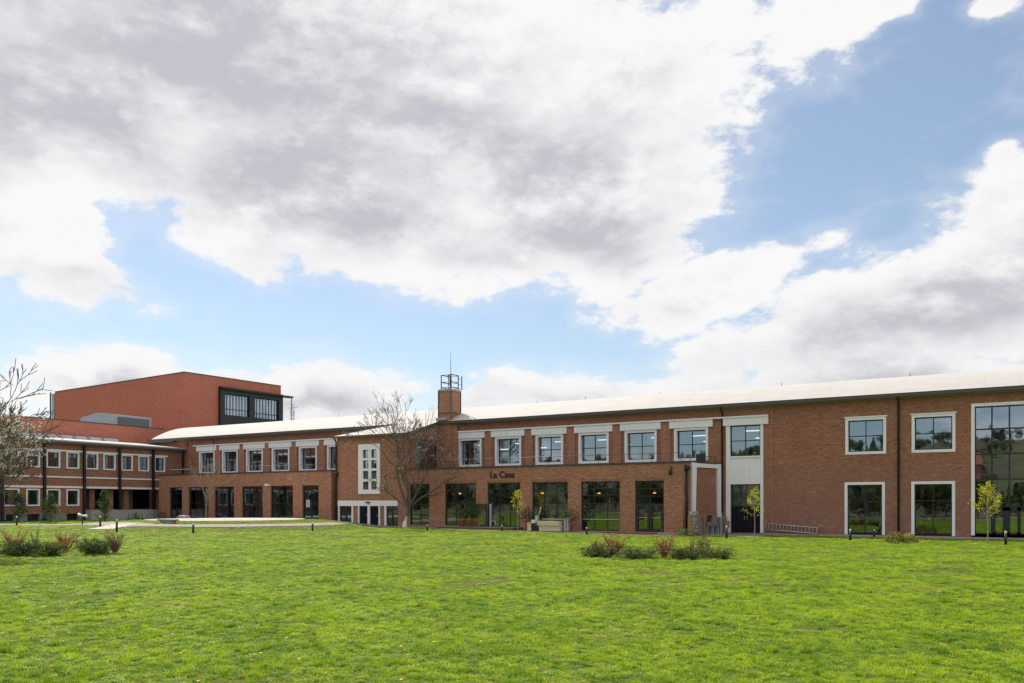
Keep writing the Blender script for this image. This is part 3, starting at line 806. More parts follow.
# right flank with its own window
fS = Fr((cX1, 0, 0), (0, 1, 0), (-1, 0, 0))
sy0, sy1 = onX(415.2, 503, cX1).y, onX(437, 503, cX1).y
mb = MB()
zroof = lambda y: 8.28 + (y - YC) * (9.55 - 8.28) / (60.3 - YC)
fwall(mb, fS, YC + .4, YA, 0, 8.2, .4, [(sy0, sy1, 5.35, 7.9)])
P0 = [fS.p(YC, 0, 8.2), fS.p(YA, 0, 8.2), fS.p(YA, 0, zroof(YA)), fS.p(YC, 0, zroof(YC))]
P1 = [fS.p(YC, .4, 8.2), fS.p(YA, .4, 8.2), fS.p(YA, .4, zroof(YA)), fS.p(YC, .4, zroof(YC))]
mb.quad(P0, [(p.y, p.z) for p in P0]); mb.quad(P1, [(p.y, p.z) for p in P1]); mb.quad([P0[3], P0[2], P1[2], P1[3]])
mb.build('flank_wall', M['brick_b'], ent)
window(ent, fS, sy0, sy1, 5.35, 7.9, rows=(0, .33, .67, 1), d=.08)
one('lintel', 'soffit', ent, (fS, sy0 - .2, sy1 + .2, -.06, 0, 7.9, 8.0)); one('sill', 'soffit', ent, (fS, sy0 - .1, sy1 + .1, -.06, 0, 5.27, 5.35))
# roof: a slope whose left edge runs back diagonally
mb = MB()
A_ = (cX0 - .12, YC - .35, 8.33); B_ = (cX1 + .15, YC - .35, 8.33); C_ = (cX1 + .15, 60.25, 9.72); D_ = (XY(398, 60.2), 60.25, 9.66); E_ = (cX0 - .12, 60.25, 8.33)
mb.quad([A_, B_, C_, D_], [(p[0], p[1]) for p in (A_, B_, C_, D_)]); mb.quad([A_, D_, E_])
low = [(p[0], p[1], p[2] - .16) for p in (A_, B_, C_, D_, E_)]
mb.quad([low[0], low[3], low[2], low[1]]); mb.quad([low[0], low[4], low[3]])
tp = [A_, B_, C_, D_, E_]
for i in range(5): mb.quad([low[i], low[(i + 1) % 5], tp[(i + 1) % 5], tp[i]])
mb.build('roof', M['roof'], ent)
mb = MB(); mb.box(cX0 - .3, cX1 + .17, YC - .43, YC - .352, 8.14, 8.31)
mb.hexa([(cX1 + .152, YC - .35, 8.1), (cX1 + .2, YC - .35, 8.1), (cX1 + .2, 60.25, 9.45), (cX1 + .152, 60.25, 9.45), (cX1 + .152, YC - .35, 8.33), (cX1 + .2, YC - .35, 8.33), (cX1 + .2, 60.25, 9.72), (cX1 + .152, 60.25, 9.72)])
mb.build('gutter', M['gutter'], ent)
# tall white window: pierced white frame, eight small panes
mb = MB()
pc = [(XY(363.4, YC), XY(369.1, YC)), (XY(371.7, YC), XY(377.3, YC))]
pr = [(ZY(370, b, YC), ZY(370, a, YC)) for a, b in ((449.6, 457.9), (460.2, 468.4), (470.8, 479), (481.5, 489.6))]
fwall(mb, Fr((0, YC - .1, 0), (1, 0, 0), (0, 1, 0)), tw[0], tw[1], tw[2], tw[3], .3, [(a, b, c, d) for a, b in pc for c, d in pr])
tall = mb.build('tall_window', M['white'], ent)
mb = MB()
for a, b in pc:
    for c, d in pr: mb.quad([fC.p(a, .1, c), fC.p(b, .1, c), fC.p(b, .1, d), fC.p(a, .1, d)])
mb.build('pane', M['glass'], tall)
mb = MB()
for a, b in pc:
    for c, d in pr:
        for q in ((a, a + .04, c, d), (b - .04, b, c, d), (a + .04, b - .04, c, c + .04), (a + .04, b - .04, d - .04, d)): fbox(mb, fC, q[0], q[1], .06, .09, q[2], q[3])
mb.build('casement', M['dark'], tall)
# white portal with doors
mb = MB(); px = lambda u: XY(u, YC)
zp0 = .18; zp1 = dlow[3]; zh = ZY(370, 506, YC)
fbox(mb, fC, dlow[0], dlow[1], -.06, .3, zh, zp1)
for a, b in ((338.6, 339.6), (351.9, 353.4), (358.3, 359.5), (367.9, 370.1), (378.9, 380.2), (384.8, 386.4)): fbox(mb, fC, px(a), px(b), -.06, .3, zp0 - .1, zh)
mb.build('portal', M['white'], ent)
one('brick_infill', 'brick_b', ent, (fC, px(353.4), px(358.3), .05, .3, 0, zh), (fC, px(380.2), px(384.8), .05, .3, 0, zh))
for a, b in ((359.5, 367.9), (370.1, 378.9)):
    mb = MB(); fbox(mb, fC, px(a), px(b), .05, .12, zp0, zh)
    for k in range(5): fbox(mb, fC, px(a) + .08, px(b) - .08, .03, .05, zp0 + .12 + k * .5, zp0 + .55 + k * .5 if zp0 + .55 + k * .5 < zh else zh - .05)
    d_ = mb.build('door', M['panel'], ent)
    mb = MB(); mb.tube([fC.p(px(b) - .15, -.02, 1.1), fC.p(px(b) - .15, -.02, 1.3)], .02, 6); mb.build('handle', M['alu'], d_)
for a, b in ((339.6, 351.9), (386.4, 397.8)):
    window(ent, fC, px(a), px(b), zp0, zh, cols=(0, .48, 1), rows=(0, 1), d=.08, bar=.16, fw=.1, glass='glass_low', name='glazed_door')
mb = MB(); fbox(mb, fC, px(367), px(370.5), -.22, -.06, zp1 - .22, zp1 - .1); mb.build('door_lamp', M['dark'], ent)
mb = MB(); x = cX0 - .02; mb.tube([(x, YC - .38, 8.2), (x + .05, YC - .15, 7.8), (x + .05, YC - .12, .2)], .075, 8); mb.lathe([(.08, 4.7), (.2, 4.75), (.2, 5.05), (.08, 5.1)], x + .05, YC - .12, 10)
mb.build('downpipe', M['black'], ent)
mb = MB(); mb.box(cX0 + .42, cX1 - .42, YC + .4, YC + 4.2, 0, .12); mb.box(cX0 + .42, cX1 - .42, YC + 4.2, YC + 4.3, 0, 8.0); mb.box(cX0 + .42, cX1 - .42, YC + .42, YC + 4.2, 3.4, 3.6); mb.build('room', M['roomdark'], ent)

# ------------------------------------------------------------------ low annexes
def railing(parent, fr, s0, s1, z, h=.62, step=2.2, d=.25, rails=1):
    mb = MB()
    n = max(1, round((s1 - s0) / step))
    for i in range(n + 1):
        s = s0 + (s1 - s0) * i / n; mb.tube([fr.p(s, d, z), fr.p(s, d, z + h)], .02, 5)
    for k in range(rails): mb.tube([fr.p(s0, d, z + h - k * .25), fr.p(s1, d, z + h - k * .25)], .022, 5)
    return mb.build('railing', M['gutter'], parent)
fB = Fr((0, YB, 0), (1, 0, 0), (0, 1, 0))
bX0, bX1 = XY(404.5, YB), XY(682.8, YB)
ZPB = 5.12
rest = empty('restaurant_annex', ((bX0 + bX1) / 2, YB + 2.4, .1), 'single storey brick restaurant annex with five tall dark framed windows and a roof railing', 'building')
bw = [(409.8, 429.3, .45), (444.9, 476, .45), (487.3, 520, .3), (532, 567.8, .25), (581, 619.8, .22), (635, 663.8, .22)]
bops = [(XY(a, YB), XY(b, YB), z, 3.9) for a, b, z in bw]
mb = MB(); fwall(mb, fB, bX0, bX1, -.1, ZPB, .4, bops); mb.build('wall', M['brick_b'], rest)
# lintel course above the openings: soldier bricks
mb = MB()
for a, b, c, d in bops: fbox(mb, fB, a - .1, b + .1, -.012, 0, 3.905, 4.13)
mb.build('soldier_course', M['brick_w'], rest)
spl0 = Vector((bX1, YB, 0)); spl1 = onY(720.2, 503, YA); spl1.z = 0
u_ = (spl1 - spl0); SL = u_.length; u_.normalize(); fP = Fr(spl0, u_, (-u_.y, u_.x, 0))
mb = MB(); fwall(mb, fP, 0, SL, -.1, ZPB, .4, []); mb.build('side_wall', M['brick'], rest)
def onP(u, v=503):                      # point on the splayed wall -> s, z
    r = ray(u, v); nrm = Vector((fP.n.x, fP.n.y, 0)); k = spl0.dot(nrm) / Vector((r.x, r.y, 0)).dot(nrm)
    p = Vector((r.x * k, r.y * k, 0)); return (p - spl0).dot(u_), CAMZ + r.z * k
mb = MB()
def leg(ut0, ut1, ub0, ub1):
    a, b = onP(ut0)[0], onP(ut1)[0]; c, d = onP(ub0)[0], onP(ub1)[0]; dz0, dz1 = .05, ZPB + .06
    mb.hexa([fP.p(c, -.16, dz0), fP.p(d, -.16, dz0), fP.p(d, -.003, dz0), fP.p(c, -.003, dz0), fP.p(a, -.16, dz1), fP.p(b, -.16, dz1), fP.p(b, -.003, dz1), fP.p(a, -.003, dz1)])
leg(690.6, 695, 690.8, 693.4); leg(716, 720.6, 716.9, 719.4)
fbox(mb, fP, onP(695)[0], onP(716)[0], -.14, -.003, ZPB - .26, ZPB + .03)
mb.build('white_portal_frame', M['white'], rest)
mb = MB(); fbox(mb, fB, bX0, bX1 + .04, -.07, .42, ZPB + .003, ZPB + .13); fbox(mb, fP, 0.05, SL, -.05, .42, ZPB + .07, ZPB + .15); mb.build('coping', M['coping'], rest)
mb = MB(); mb.box(bX0, bX1, YB + .4, YA - .01, 4.7, 4.9)
mb.hexa([(bX1, YB + .4, 4.7), (bX1 + .2, YB + .5, 4.7), (spl1.x - .3, YA - .02, 4.7), (bX1, YA - .02, 4.7), (bX1, YB + .4, 4.9), (bX1 + .2, YB + .5, 4.9), (spl1.x - .3, YA - .02, 4.9), (bX1, YA - .02, 4.9)])
mb.build('roof', M['coping'], rest)
mb = MB(); fbox(mb, fB, bX0, bX1 - .3, -.05, 0, -.1, .18); mb.build('plinth', M['concrete'], rest)
mb = MB(); mb.box(bX0 + .1, bX1 - .3, YB + .42, YA - .05, 0, .17); mb.build('room_floor', M['floor'], rest)
mb = MB(); mb.box(bX0 + .1, bX1 - .3, YA - .12, YA - .05, .17, 4.65)
for x in (XY(437, YB), XY(575, YB) ): mb.box(x, x + .1, YB + 1.5, YA - .1, .17, 4.65)
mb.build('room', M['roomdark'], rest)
for k in range(9):
    x = bX0 + 1.5 + k * 2.55; mb = MB(); mb.box(x, x + 1.3, YA - .5, YA - .13, .2, 1.6 + .7 * ((k * 5) % 3)); mb.build('shelving', M['room' if k % 2 else 'paletimber'], rest)
railing(rest, fB, XY(436, YB), bX1 - .3, ZPB + .13)
railing(rest, fP, .3, SL - .2, ZPB + .15, h=.45, step=1.2, d=.3)
mb = MB(); a = onP(702)[0]; b = onP(707)[0]; fbox(mb, fP, a, b, .1, .5, ZPB + .15, ZPB + .75); mb.build('roof_cabinet', M['dark'], rest)
gl = dict(glass='glass_low', fw=.08, bar=.05, d=.14)
W3 = (0, .333, .667, 1)
for i, (a, b, c, d) in enumerate(bops):
    if i in (0,): window(rest, fB, a, b, c, d, cols=(0, .5, 1), rows=(0, .5, .82, 1), **gl)
    elif i == 1: window(rest, fB, a, b, c, d, cols=W3, rows=(0, .53, .83, 1), **gl)
    elif i == 2:
        o = window(rest, fB, a, b, c, d, cols=(0, .36, .68, 1), rows=(0, .5, .86, 1), **gl)
    elif i in (3, 4): window(rest, fB, a, b, c, d, cols=W3, rows=(0, .22 if i == 4 else .3, .56, .72 if i == 4 else .83, .86 if i == 4 else 1, 1) if i == 4 else (0, .3, .56, .83, 1), **gl)
    else: window(rest, fB, a, b, c, d, cols=(0, .5, 1), rows=(0, .545, .7, .85, 1), **gl)
# double door in the last window, open leaf at the second
a, b, c, d = bops[5]; zt = c + .545 * (d - c); mb = MB(); m_ = (a + b) / 2
for p0, p1 in ((a + .06, m_ - .01), (m_ + .01, b - .06)):
    for q in ((p0, p0 + .16, c, zt), (p1 - .16, p1, c, zt), (p0 + .16, p1 - .16, c, c + .2), (p0 + .16, p1 - .16, zt - .14, zt), ): fbox(mb, fB, q[0], q[1], .07, .135, q[2], q[3])
gdoor = mb.build('double_door', M['dark'], rest)
mb = MB()
for p0, p1 in ((a + .22, m_ - .17), (m_ + .17, b - .22)): mb.tube([fB.p(p0, .03, c + 1.02), fB.p(p1, .03, c + 1.02)], .025, 6)
mb.build('push_bar', M['alu'], gdoor)
mb = MB(); a2, b2, c2, d2 = bops[4]; fbox(mb, fB, a2 + .1, b2 - .1, .115, .13, c2 + .83, c2 + .89); mb.build('glass_marking', M['metal'], rest)
# open door leaf standing out from the wall
a, b, c, d = bops[2]; H_ = ZY(480, 504, YB - .8) - c
fL = Fr((a + .02, YB - .05, c), (-.72, -.69, 0), (.69, -.72, 0))
mb = MB()
for q in ((0, .12, 0, H_), (1.03, 1.15, 0, H_), (.12, 1.03, 0, .2), (.12, 1.03, H_ - .12, H_)): fbox(mb, fL, q[0], q[1], 0, .06, q[2], q[3])
leaf = mb.build('open_door', M['dark'], rest)
mb = MB(); mb.quad([fL.p(.12, .03, .2), fL.p(1.03, .03, .2), fL.p(1.03, .03, H_ - .12), fL.p(.12, .03, H_ - .12)]); mb.build('pane', M['glass_low'], leaf)
mb = MB(); q0 = a + .2; fbox(mb, fB, q0, q0 + .18, .0, .1, c, c + H_); mb.build('door_post', M['metal'], rest)
# sign lettering
def text_part(s, size, loc, parent, name, mat, ext=.02, bold=.012, shear=0, space=1):
    cu = bpy.data.curves.new(name, 'FONT'); cu.body = s; cu.size = size; cu.extrude = ext; cu.offset = bold; cu.shear = shear; cu.space_character = space
    t = bpy.data.objects.new(name, cu); col.objects.link(t)
    dg = bpy.context.evaluated_depsgraph_get(); me = bpy.data.meshes.new_from_object(t.evaluated_get(dg)); bpy.data.objects.remove(t)
    xs = [v.co.x for v in me.vertices]; w = max(xs) - min(xs); x0 = min(xs)
    me.materials.clear(); me.materials.append(mat)
    o = bpy.data.objects.new(name, me); col.objects.link(o); o.rotation_euler = (rad(90), 0, 0)
    o.parent = parent
    return o, w, x0
sgx0, sgx1 = XY(490.3, YB), XY(515, YB); zs = ZY(502, 477.6, YB)
o, w, x0 = text_part('La Casa', .72, None, rest, 'sign_lettering', M['black'], bold=.014)
k = (sgx1 - sgx0) / w
me_ = o.data
for v in me_.vertices:                    # flared serifs at letter feet come from widening the foot and head of each stroke
    v.co.x = (v.co.x - x0) * k
o.location = Vector((sgx0, YB - .03, zs)) - OFF[rest.name]
# wall lamp, downpipe
mb = MB(); p = onY(671.5, 468, YB); mb.box(p.x - .05, p.x + .05, YB - .25, YB, p.z, p.z + .1); mb.lathe([(.02, p.z), (.11, p.z - .1), (.13, p.z - .4), (.05, p.z - .52), (.0, p.z - .53)], p.x, YB - .25, 10)
mb.build('wall_lantern', M['black'], rest)
mb = MB(); p = fP.p(.38, -.1, 0); mb.tube([(p.x, p.y, 4.75), (p.x, p.y, .15)], .085, 8); mb.lathe([(.09, 4.6), (.16, 4.65), (.16, 4.95), (.05, 5.0)], p.x, p.y, 10); mb.build('downpipe', M['black'], rest)

fG = fB
gX0, gX1 = XY(159, YB), XY(331.2, YB); ZPG = 5.2
gal = empty('gallery_annex', ((gX0 + gX1) / 2, YB + 2.4, .4), 'single storey brick annex with six tall dark windows behind the round terrace', 'building')
gw = [(169.3, 182, .75), (188.4, 208.4, .7), (214.3, 234, .65), (241.8, 262.8, .6), (270.4, 292.9, .55), (302.3, 318.7, .42)]
gops = [(XY(a, YB), XY(b, YB), z, 3.93) for a, b, z in gw]
mb = MB(); fwall(mb, fG, gX0, gX1, 0, ZPG, .4, gops)
mb.build('wall', M['brick_b'], gal)
mb = MB(); mb.box(gX1 - .4, gX1, YB + .4, YA, 0, ZPG); mb.box(gX0, gX0 + .4, YB + .4, YA, 0, ZPG); mb.build('side_wall', M['brick'], gal)
mb = MB(); fbox(mb, fG, gX0 - .05, gX1 + .05, -.07, .42, ZPG + .003, ZPG + .13); mb.box(gX1 - .4, gX1 + .05, YB + .42, YA, ZPG + .003, ZPG + .12); mb.build('coping', M['coping'], gal)
mb = MB(); mb.box(gX0, gX1, YB + .4, YA - .01, 4.75, 4.95); mb.build('roof', M['coping'], gal)
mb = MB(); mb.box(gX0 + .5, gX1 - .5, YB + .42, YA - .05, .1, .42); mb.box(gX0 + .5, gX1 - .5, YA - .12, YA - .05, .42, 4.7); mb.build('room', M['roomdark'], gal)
for i, (a, b, c, d) in enumerate(gops):
    n = 2 if i in (0, 5) else 3
    window(gal, fG, a, b, c, d, cols=tuple(k / n for k in range(n + 1)), rows=(0, .5, 1) if i else (0, .5, .8, 1), glass='glass_low', fw=.08, bar=.06, d=.14)
mb = MB(); a, b, c, d = gops[5]; fbox(mb, fG, a + .35, a + .85, .12, .135, 1.9, 2.6); mb.build('poster', M['metal'], gal)
railing(gal, fG, XY(186, YB), gX1 - .3, ZPG + .13, h=.55)
mb = MB(); p = onY(268, 485, YB); mb.box(p.x - .1, p.x + .35, YB - .35, YB - .03, p.z - .08, p.z + .1); mb.build('security_camera', M['lamp_white'], gal)
mb = MB(); fbox(mb, fG, XY(172, YB), XY(192, YB), -.2, -.1, ZPG + .55, ZPG + .62); mb.build('rail_end', M['metal'], gal)

# ------------------------------------------------------------------ left wing
fW = Fr((XW, 0, 0), (0, 1, 0), (-1, 0, 0))
def sW(u): return onX(u, 503, XW).y
def zW(u, v): return onX(u, v, XW).z
WY0, WY1 = 24.0, 60.55
wing = empty('office_wing', (XW - 5, 44, .6), 'two storey brick office wing with black steel columns and flat white roof', 'building')
ups = [(2.5, 19.3), (26, 39.8), (46.3, 60.2), (66.2, 79.2), (85.3, 98), (103.2, 115.5), (121.2, 132.6), (138.2, 149), (154.2, 165)]
zu0, zu1 = zW(72.5, 468.7), zW(72.5, 452.3)
zl0, zl1 = zW(72.5, 505.9), zW(72.5, 489.6)
zlin = zW(72.5, 488.0); zstr0, zstr1 = zW(72.5, 478), zW(72.5, 476.6)
dlt = sW(26) - sW(2.5)
uw = [(sW(a), sW(b)) for a, b in ups]
k = uw[0][0]
while k > WY0 + 3: uw.insert(0, (k - 2.75, k - 1.2)); k -= 2.75
lw = [q for q in uw if q[1] < sW(81)]
loggia = (sW(85.4), sW(158.5))
w_ops = [(a, b, zu0, zu1) for a, b in uw] + [(a, b, zl0, zl1) for a, b in lw] + [(loggia[0], loggia[1], 1.65, zlin)]
zpl = zW(60, 513.8)
mb = MB(); fwall(mb, fW, WY0, WY1, zpl, 8.15, .4, w_ops)
mb.box(XW - 9, XW - .4, WY0, WY0 + .4, 0, 8.15); mb.build('wall', M['brick_w'], wing)
cel = [(sW(24.5), sW(40)), (sW(66), sW(78))]
mb = MB(); fwall(mb, Fr((XW + .06, 0, 0), (0, 1, 0), (-1, 0, 0)), WY0, sW(83.5), -.1, zpl, .4, [(sW(5.5), sW(14), .4, 1.25), (sW(27), sW(39.5), .4, 1.25), (sW(66.5), sW(78.5), .4, 1.25)]); mb.build('plinth', M['grey'], wing)
mb = MB(); mb.box(XW - 1, XW - .36, WY0 + .5, sW(83), .1, 1.5); mb.build('cellar_windows', M['dark'], wing)
for a, b in uw:
    window(wing, fW, a + .13, b - .13, zu0 + .13, zu1 - .1, cols=(0, 1), rows=(0, 1), surround=.125, proud=.05, d=.12, fw=.07)
for a, b in lw:
    window(wing, fW, a + .13, b - .13, zl0 + .13, zl1 - .1, cols=(0, 1), rows=(0, 1), surround=.125, proud=.05, d=.12, fw=.07)
one('string_course', 'white', wing, (fW, WY0, sW(167.5), -.1, -.001, zu1 + .03, zu1 + .19), (fW, WY0, sW(160), -.06, -.001, zstr0, zstr1), (fW, WY0, sW(160), -.1, -.001, zlin - .02, zlin + .17))
mb = MB()
Zr = 8.33
mb.hexa([(XW + .55, WY0 - .4, Zr), (XW + .55, WY1 - .02, Zr), (XW - 8.9, WY1 - .02, Zr + .87), (XW - 8.9, WY0 - .4, Zr + .87),
         (XW + .55, WY0 - .4, Zr + .12), (XW + .55, WY1 - .02, Zr + .12), (XW - 8.9, WY1 - .02, Zr + 1.07), (XW - 8.9, WY0 - .4, Zr + 1.07)])
mb.build('roof', M['roof'], wing)
mb = MB(); mb.box(XW + .45, XW + .62, WY0 - .4, WY1 - .02, Zr - .16, Zr - .005); mb.build('gutter', M['gutter'], wing)
mb = MB(); mb.box(XW - .4, XW + .45, WY0 - .3, WY1, Zr - .22, Zr - .12); mb.build('soffit', M['soffit'], wing)
for u in (-55, 1.0, 43.4, 83.2, 118.6, 152.2):
    y = sW(u); mb = MB()
    mb.box(XW + .12, XW + .32, y - .04, y + .04, .3, Zr - .2); mb.box(XW + .12, XW + .15, y - .11, y + .11, .3, Zr - .2); mb.box(XW + .30, XW + .33, y - .11, y + .11, .3, Zr - .2)
    mb.box(XW + .05, XW + .45, y - .25, y + .25, .3, .75)
    mb.build('column', M['black'], wing)
mb = MB(); y = sW(183.2); mb.tube([(XW + .3, y - .15, Zr - .1), (XW + .1, y - .15, Zr - .5), (XW + .1, y - .15, 5.0)], .08, 8); mb.build('downpipe', M['black'], wing)
# loggia: deck, steps, dark doors, inner pillars
mb = MB(); l0, l1 = loggia
mb.box(XW - 3.6, XW + 1.3, l0 - .2, l1 + .5, .2, 1.58)
for k in range(4): mb.box(XW + 1.3, XW + 1.3 + .35 * (4 - k), l0 + 4.5, l0 + 8, .2 , .5 + .27 * k)
mb.build('deck', M['concrete'], wing)
mb = MB(); mb.box(XW - 3.7, XW - 3.6, l0 - .1, l1 + .5, 1.58, zlin); mb.build('loggia_back_wall', M['room'], wing)
mb = MB(); mb.box(XW - 3.6, XW - .41, l0 - .1, l1, zlin, zlin + .1); mb.build('loggia_ceiling', M['room'], wing)
for u in (93.8, 112.5, 128): mb = MB(); mb.box(XW - 1.3, XW - .7, sW(u), sW(u) + .55, 1.58, zlin); mb.build('loggia_pillar', M['brick_w'], wing)
for u, w in ((88, 2.2), (100, 2.4), (123.5, 1.6), (131, 1.3), (153, 2.0)):
    y = sW(u); mb = MB(); fd = Fr((XW - 3.55, 0, 0), (0, 1, 0), (-1, 0, 0))
    fbox(mb, fd, y, y + w, -.08, 0, 1.6, 3.9); fbox(mb, fd, y + .1, y + w - .1, -.1, -.08, 1.7, 3.8); mb.build('loggia_door', M['panel'], wing)
mb = MB(); y0_, y1_ = sW(86), sW(96)
for i in range(12):
    y = y0_ + (y1_ - y0_) * i / 11; mb.tube([(XW + 1.25, y, .6), (XW + 1.25, y, 2.4 if i % 3 == 0 else 1.5)], .02, 4)
mb.tube([(XW + 1.25, y0_, 2.4), (XW + 1.25, y1_, 1.6)], .025, 4)
mb.build('stair_rail', M['black'], wing)
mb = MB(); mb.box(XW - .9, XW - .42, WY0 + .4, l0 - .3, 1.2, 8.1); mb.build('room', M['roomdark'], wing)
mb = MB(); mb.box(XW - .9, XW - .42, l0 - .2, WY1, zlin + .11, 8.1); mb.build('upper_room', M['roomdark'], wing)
for i, (a, b) in enumerate(uw):
    if a > sW(60): mb = MB(); mb.box(XW - .40, XW - .34, a + (.6 if i % 2 else .15), a + (1.0 if i % 2 else .5), zu0 + .15, zu1 - .1); mb.build('curtain', M['curtain'], wing)
for k in range(9):                       # low skylight humps behind the eave
    y = sW(30 + 14.5 * k); mb = MB()
    mb.hexa([(XW - 8.9, y, Zr + 1.0), (XW - 7.9, y, Zr + .9), (XW - 7.9, y + 2.2, Zr + .9), (XW - 8.9, y + 2.2, Zr + 1.0), (XW - 8.9, y + .1, Zr + 1.4), (XW - 8.2, y + .1, Zr + 1.33), (XW - 8.2, y + 2.1, Zr + 1.33), (XW - 8.9, y + 2.1, Zr + 1.4)])
    mb.build('skylight', M['metal'], wing)

# ------------------------------------------------------------------ terracotta volumes behind
low = empty('terracotta_hall', (-92, 46, 0), 'low terracotta clad volume behind the white roof of the office wing', 'building')
XT = -88.0; zlt = onX(50, 419.3, XT).z
mb = MB(); mb.box(-100, XT, 20, 64.6, 0, zlt); mb.build('wall', M['clay'], low)
mb = MB(); mb.box(-100.05, XT + .05, 19.95, 64.65, zlt + .002, zlt + .1); mb.build('coping', M['coping'], low)
# plant room on it
pr0 = onX(115.6, 414.3, -90.5); pr1 = onX(151.2, 418.5, -90.5)
plant = empty('rooftop_plant_room', (-93.5, (pr0.y + pr1.y) / 2, zlt + .1), 'pale grey metal plant room with a louvered side on the terracotta roof', 'plant room')
ya, yb = pr0.y, pr1.y; zt = pr0.z; zl = zlt + .1
mb = MB()
xg0 = onY(80.5, 503, ya).x; xgp = onY(98, 503, ya).x; zgp = onY(98, 412.5, ya).z; zg0 = onY(80.5, 417.6, ya).z
pts = [(xg0, zg0), (xgp, zgp), (-90.5, zt)]
for y in (ya, yb):
    q = [(xg0, y, zl), (-90.5, y, zl), (-90.5, y, zt), (xgp, y, zgp), (xg0, y, zg0)]; mb.quad(q if y == ya else q[::-1])
for (xa, za), (xb, zb) in zip(pts[:-1], pts[1:]): mb.quad([(xa, ya, za), (xb, ya, zb), (xb, yb, zb), (xa, yb, za)])
mb.quad([(-90.5, ya, zl), (-90.5, yb, zl), (-90.5, yb, zt), (-90.5, ya, zt)])
mb.build('housing', M['metal'], plant)
mb = MB()
for k in range(7): mb.box(-90.48, -90.4, ya + .3, yb - .3, zl + .1 + k * (zt - zl - .3) / 7, zl + .1 + (k + .75) * (zt - zl - .3) / 7)
mb.build('louver', M['louver'], plant)
# fly tower
A0 = math.atan2(-.072, .9975)
twr = empty('fly_tower', (-89.7, 68.9, 0), 'tall terracotta clad tower block with a large dark framed window box', 'building', rz=A0)
HT = 19.05
mb = MB(); mb.box(-33, 0, 0, 15.4, 0, HT); mb.build('wall', M['clay'], twr)
mb = MB(); mb.box(-33.05, .06, -.06, 15.46, HT + .002, HT + .1); mb.build('coping', M['coping'], twr)
c0 = Vector((-89.7, 68.9, 0)); du = Vector((.072, .9975, 0)); nu = Vector((.9975, -.072, 0))
def onT(u, v=503):                      # right face of the tower -> local y, z
    r = ray(u, v); h = Vector((r.x, r.y, 0)); k = c0.dot(nu) / h.dot(nu); p = h * k
    return (p - c0).dot(du), CAMZ + r.z * k
fT = Fr((0, 0, 0), (0, 1, 0), (-1, 0, 0))
t0 = onT(218.3)[0]; t1 = 15.38; zb1 = onT(218.5, 386.5)[1]; zb0 = zb1 - 6.2
g1 = (onT(222.8)[0], onT(247.3)[0]); g2 = (onT(252.8)[0], onT(276.6)[0]); gz1 = onT(223, 393.8)[1]; gz0 = onT(223, 415.3)[1]
mb = MB(); fwall(mb, Fr((.5, 0, 0), (0, 1, 0), (-1, 0, 0)), t0, t1, zb0, zb1, .5, [(g1[0], g1[1], gz0, gz1), (g2[0], g2[1], gz0, gz1)]); box_ = mb.build('window_box', M['dark'], twr)
mb = MB(); mb.box(.0, 1.0, t0, t1 + 1.5, zb1 - .35, zb1 - .15); mb.tube([(.8, t1 + 1.3, 10), (.8, t1 + 1.3, zb1 - .3)], .06, 6); mb.build('canopy', M['dark'], twr)
for i, g in enumerate((g1, g2)):
    fr_ = Fr((.25, 0, 0), (0, 1, 0), (-1, 0, 0))
    cs = (0, .12, .25, .37, .5, .62, .74, .87, 1)
    window(twr, fr_, g[0], g[1], gz0, gz1, cols=cs, rows=(0, .3, 1) if i == 0 else (0, .25, 1), d=.02, bar=.1, fw=.1, glass='glass_tower')
mb = MB(); mb.box(.005, .03, g1[0], g2[1], gz0, gz1); mb.build('blinds', M['curtain'], twr)
mb = MB(); mb.box(-33.7, -33.05, -.1, .5, 8, HT - .2); mb.build('corner_glazing', M['metal'], twr)
mb = MB(); mb.tube([(-33.9, -.2, 8), (-33.9, -.2, HT)], .12, 6); mb.build('corner_pole', M['dark'], twr)
# lattice mast beyond the vault
p = onY(292.6, 421, 95); mast = MB(); zt = onY(292.6, 407.8, 95).z
for a in range(3):
    an = a * 2.094; mast.tube([(p.x + .9 * math.cos(an), 95 + .9 * math.sin(an), 0), (p.x + .35 * math.cos(an), 95 + .35 * math.sin(an), zt - .3)], .035, 4)
for k in range(12):
    z = zt - .3 - k * 1.1; r_ = .35 + .55 * (k * 1.1) / zt
    for a in range(3):
        an, a2 = a * 2.094, (a + 1) * 2.094; mast.tube([(p.x + r_ * math.cos(an), 95 + r_ * math.sin(an), z), (p.x + r_ * math.cos(a2), 95 + r_ * math.sin(a2), z + .9)], .018, 4)
mast.tube([(p.x - 1.1, 95, zt), (p.x + 1.0, 95, zt)], .04, 4)
tag(mast.build('lattice_mast', M['gutter']), 'thin steel lattice mast showing above the white vaulted roof beside the tower block', 'mast')
for i, (u, v) in enumerate(((395.5, 360), (481, 401),)):
    pass

